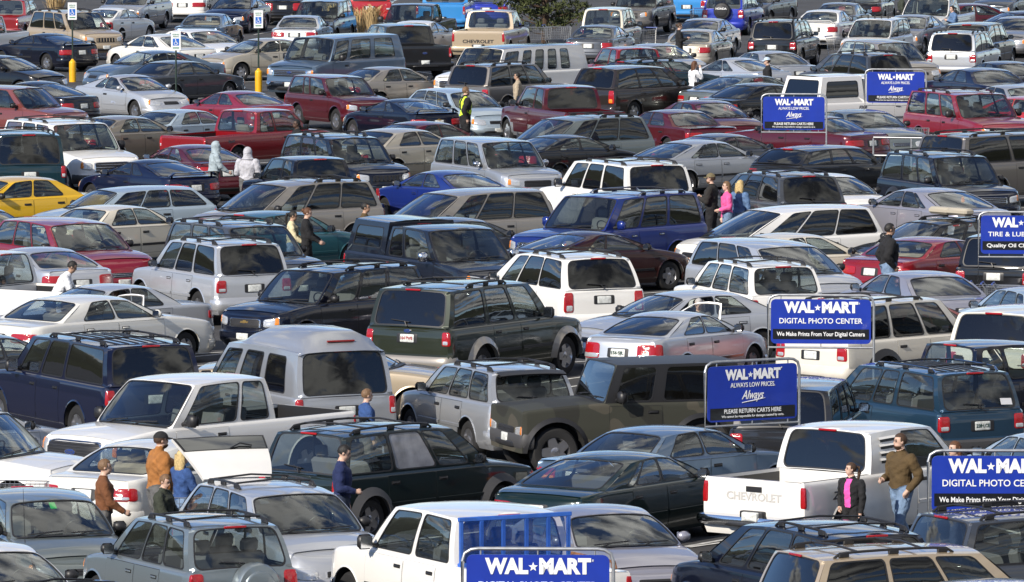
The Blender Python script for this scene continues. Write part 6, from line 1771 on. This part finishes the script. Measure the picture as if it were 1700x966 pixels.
# raised tailgate, open doors
def open_door(key, idx, sgn, ang, tall=True):
    root, sh, objs = CAR[key]; S = sh.S
    a, b = S['doors'][idx]; z0, zt = .32, sh.zt((a + b) / 2) - .03
    doors = [o for o in objs if o.name.split('.')[0] == 'door']; wins = [o for o in objs if o.name.split('.')[0] == 'side_window']
    nd = len(S['doors']); nw = len(S['wins'])
    dr = doors[(0 if sgn > 0 else nd) + idx]; wn = wins[(0 if sgn > 0 else nw) + idx]
    for ch in list(dr.children): objs.remove(ch); bpy.data.objects.remove(ch)
    paintm = [sl.material for sl in dr.material_slots][0]
    objs.remove(dr); bpy.data.objects.remove(dr); objs.remove(wn); bpy.data.objects.remove(wn)
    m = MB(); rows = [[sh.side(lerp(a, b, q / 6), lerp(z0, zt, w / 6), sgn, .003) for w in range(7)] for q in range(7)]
    m.grid(rows, 0); kid(key, 'dark_doorway_sheet', m, [SEAL])  # flat dark sheet on the body side, painted in for the shaded doorway
    # the door itself, built about its hinge line
    hp_ = sh.side(a, .7, sgn)
    m = MB(); L_ = b - a
    def DP(u, v, e): p = sh.side(lerp(a, b, u), lerp(z0, zt, v), sgn, e); return Vector((-(p.x - a), p.y - hp_.y, p.z))
    for e, t in ((.006, 0), (-.10, 1)): m.grid([[DP(q / 6, w / 6, e) for w in range(7)] for q in range(7)], t)
    for u in (0, 1): m.grid([[DP(u, w / 6, e) for w in range(7)] for e in (.006, -.10)], 0)
    for v in (0, 1): m.grid([[DP(q / 6, v, e) for q in range(7)] for e in (.006, -.10)], 0)
    zf = S['H'] - .13
    def T(u, v): 
        p0 = DP(u, 1, -.03); tx = lerp(.52, .98, u); return Vector((lerp(p0.x, -L_ * tx, v), p0.y - sgn * v * .17, lerp(zt, zf + .03 * math.sin(u * 3), v)))
    g = window(m, T, (0, 1, 0, 1), (.07, .94, .03, .90), .05, t_body=0, t_seal=1)
    o = link('open_door', m.mesh('open_door', [PAINT_TOKEN, BLACK], ang=30), root)
    o.material_slots[0].link = 'OBJECT'; o.material_slots[0].material = paintm
    w = link('door_window', g.mesh('door_window', [GL_CLEAR]), o)
    h = MB(); h.box((-L_ + .14, .02 * sgn, zt - .13), (.16, .03, .035), 0, bev=.01); hh = link('door_handle', h.mesh('door_handle', [CHROME]), o)
    o.location = (sh.L / 2 - a, hp_.y, 0); o.rotation_euler = (0, 0, -sgn * R(ang))
    return o
open_door('open_sedan', 0, 1, 52)
open_door('door_sedan', 0, 1, 46)
root, sh, objs = CAR['gate_car']; S = sh.S
bw = [o for o in objs if o.name.split('.')[0] == 'rear_window'][0]; objs.remove(bw); bpy.data.objects.remove(bw)
for nm in ('wiper', 'brake_light'):
    for o in [o for o in objs if o.name.split('.')[0] == nm and (nm == 'brake_light' or o.data.vertices[0].co.x < 0)]: objs.remove(o); bpy.data.objects.remove(o)
GLS_SKY = glass('raised_gate', (.05, .055, .06), .12)
m = MB()
def GP(u, v):      # along the gate from its hinge
    x = .02 + .62 * v + .30 * v * v; z = -.05 * v * v * 6
    return Vector((x, u * lerp(.54, .73, v), z - .02 * u * u))
m.grid([[GP(f, lerp(0, .70, q / 6)) for f in [-1, -.96, -.6, -.2, .2, .6, .96, 1]] for q in range(7)], 0)
g = MB(); g.grid([[GP(f, lerp(.71, .97, q / 4)) + Vector((0, 0, .012)) for f in [-.95, -.5, 0, .5, .95]] for q in range(5)], 0)
m.grid([[GP(f, lerp(.70, 1.0, q / 6)) for f in [-1, -.96, -.6, -.2, .2, .6, .96, 1]] for q in range(7)], 1)
m.tube([GP(.1, .72) + Vector((0, 0, .02)), GP(.35, .80) + Vector((0, 0, .05)), GP(.62, .76) + Vector((0, 0, .03))], .012, 1, 5)
m.grid([[GP(f, v) + Vector((0, 0, -.05)) for f in [-.97, -.5, 0, .5, .97]] for v in (.42, .7, .98)], 1)
ed = [GP(-1, q / 8) for q in range(9)] + [GP(f, 1) for f in (-.6, -.2, .2, .6)] + [GP(1, 1 - q / 8) for q in range(9)]
m.grid([ed, [p + Vector((0, 0, -.06)) for p in ed]], 0)
hinge = sh.roof(1, 0); M_ = Matrix.Rotation(R(34), 3, 'Y')
for mb_ in (m, g): mb_.v = [tuple(Vector((-p[0], p[1], p[2])) for p in [q])[0] for q in mb_.v]
o = link('tailgate', m.mesh('tailgate', [PAINT_TOKEN, BLACK], ang=40), root); o.material_slots[0].link = 'OBJECT'; o.material_slots[0].material = PC['white']  # white in the colour stands for bright sky reflected in the gate
link('tailgate_window', g.mesh('tailgate_window', [GLS_SKY]), o)
o.location = (sh.L / 2 - hinge.x, 0, hinge.z); o.rotation_euler = (0, R(52), 0)
# light bar, ski boxes, louvres, stickers
m = MB(); sh = CAR['lampbar_suv'][1]; p = sh.roof(.12, 0); m.tube([p + Vector((0, -.6, .07)), p + Vector((0, .6, .07))], .03, 0, 8)
for y in (-.5, -.25, 0, .25, .5): m.box(p + Vector((0, y, .08)), (.07, .05, .12), 0, bev=.01)
kid('lampbar_suv', 'lamp_bar', m, [BLACK])
root, sh, objs = CAR['box_wagon']
for f in (-.52, .42):
    m = MB(); p = sh.roof(.42, f) + Vector((0, 0, .16)); m.box(p, (.30, .68, .16), 0, bev=.05); kid('box_wagon', 'ski_holder', m, [mat('box_beige', (.42, .38, .30), .5)])
root, sh, objs = CAR['z71']
FLAGM = mat('sticker_white', (.7, .7, .72), .5)
m = MB()
for v in (.24, .41, .58, .75):
    m.grid([[sh.gside(u, v + e, -1) + Vector((0, -.006, 0)) for u in (.66, .76, .88)] for e in (0, .075)], 0)
    m.grid([[sh.gside(u, v + e, -1) + Vector((0, -o_, 0)) for u in (.64, .76, .90)] for e, o_ in ((.07, .004), (.075, .03), (.125, .004))], 1)
kid('z71', 'window_louvre', m, [BLACK, PC['white']])
m = MB(); hz = 1.02; p, _ = sh.con('r', 0, hz); m.box((p.x + .006, 0, hz), (.012, .30, .085), 0, bev=.004); kid('z71', 'tailgate_handle', m, [BLACK])
root, sh, objs = CAR['teal_suv']; m = MB(); p = sh.back(-.62, .18); n_ = Vector((.012, 0, .004)); q = [sh.back(-.80, .10), sh.back(-.50, .10), sh.back(-.50, .26), sh.back(-.80, .26)]
m.poly([v + n_ for v in q], 0); kid('teal_suv', 'flag_sticker', m, [FLAGM], smooth=False)
root, sh, objs = CAR['green_tag']; m = MB(); q = [sh.shield(-.12, .72), sh.shield(.02, .72), sh.shield(.02, .92), sh.shield(-.12, .92)]
m.poly([v + Vector((.03, 0, -.01)) for v in q], 0); kid('green_tag', 'paper_tag', m, [mat('bright_green', (.05, .65, .10), .6)], smooth=False)
# camouflage patches of the off-roader

# the hazy middle window of the dark green minivan; painted bay lines beside the parked rows
root, sh, objs = CAR['green_van']
ws = [o for o in objs if o.name.split('.')[0] == 'side_window']
w = ws[len(sh.S['wins']) + 1]; w.data = w.data.copy(); w.data.materials.clear()
HAZE_GLASS = mat('misted_glass', (.30, .30, .32), rough=.5, vary=.35, vscale=4, coat=.5); w.data.materials.append(HAZE_GLASS)
m = MB()
for p in PLACED:
    r_ = p[0]; S = p[1]; a = r_.rotation_euler.z
    fx, fy = math.cos(a), math.sin(a); sx_, sy_ = -fy, fx
    for sg in (1, -1):
        o_ = sg * (S['W'] / 2 + .42); c0 = (r_.location.x + sx_ * o_, r_.location.y + sy_ * o_)
        m.poly([(c0[0] + fx * q + sx_ * e, c0[1] + fy * q + sy_ * e, .004 + .0004 * (PLACED.index(p) % 40)) for q, e in ((-2.6, -.05), (2.6, -.05), (2.6, .05), (-2.6, .05))], 0)
tag(link('bay_markings', m.mesh('bay_markings', [LINES], merge=0, smooth=False)), kind='structure')
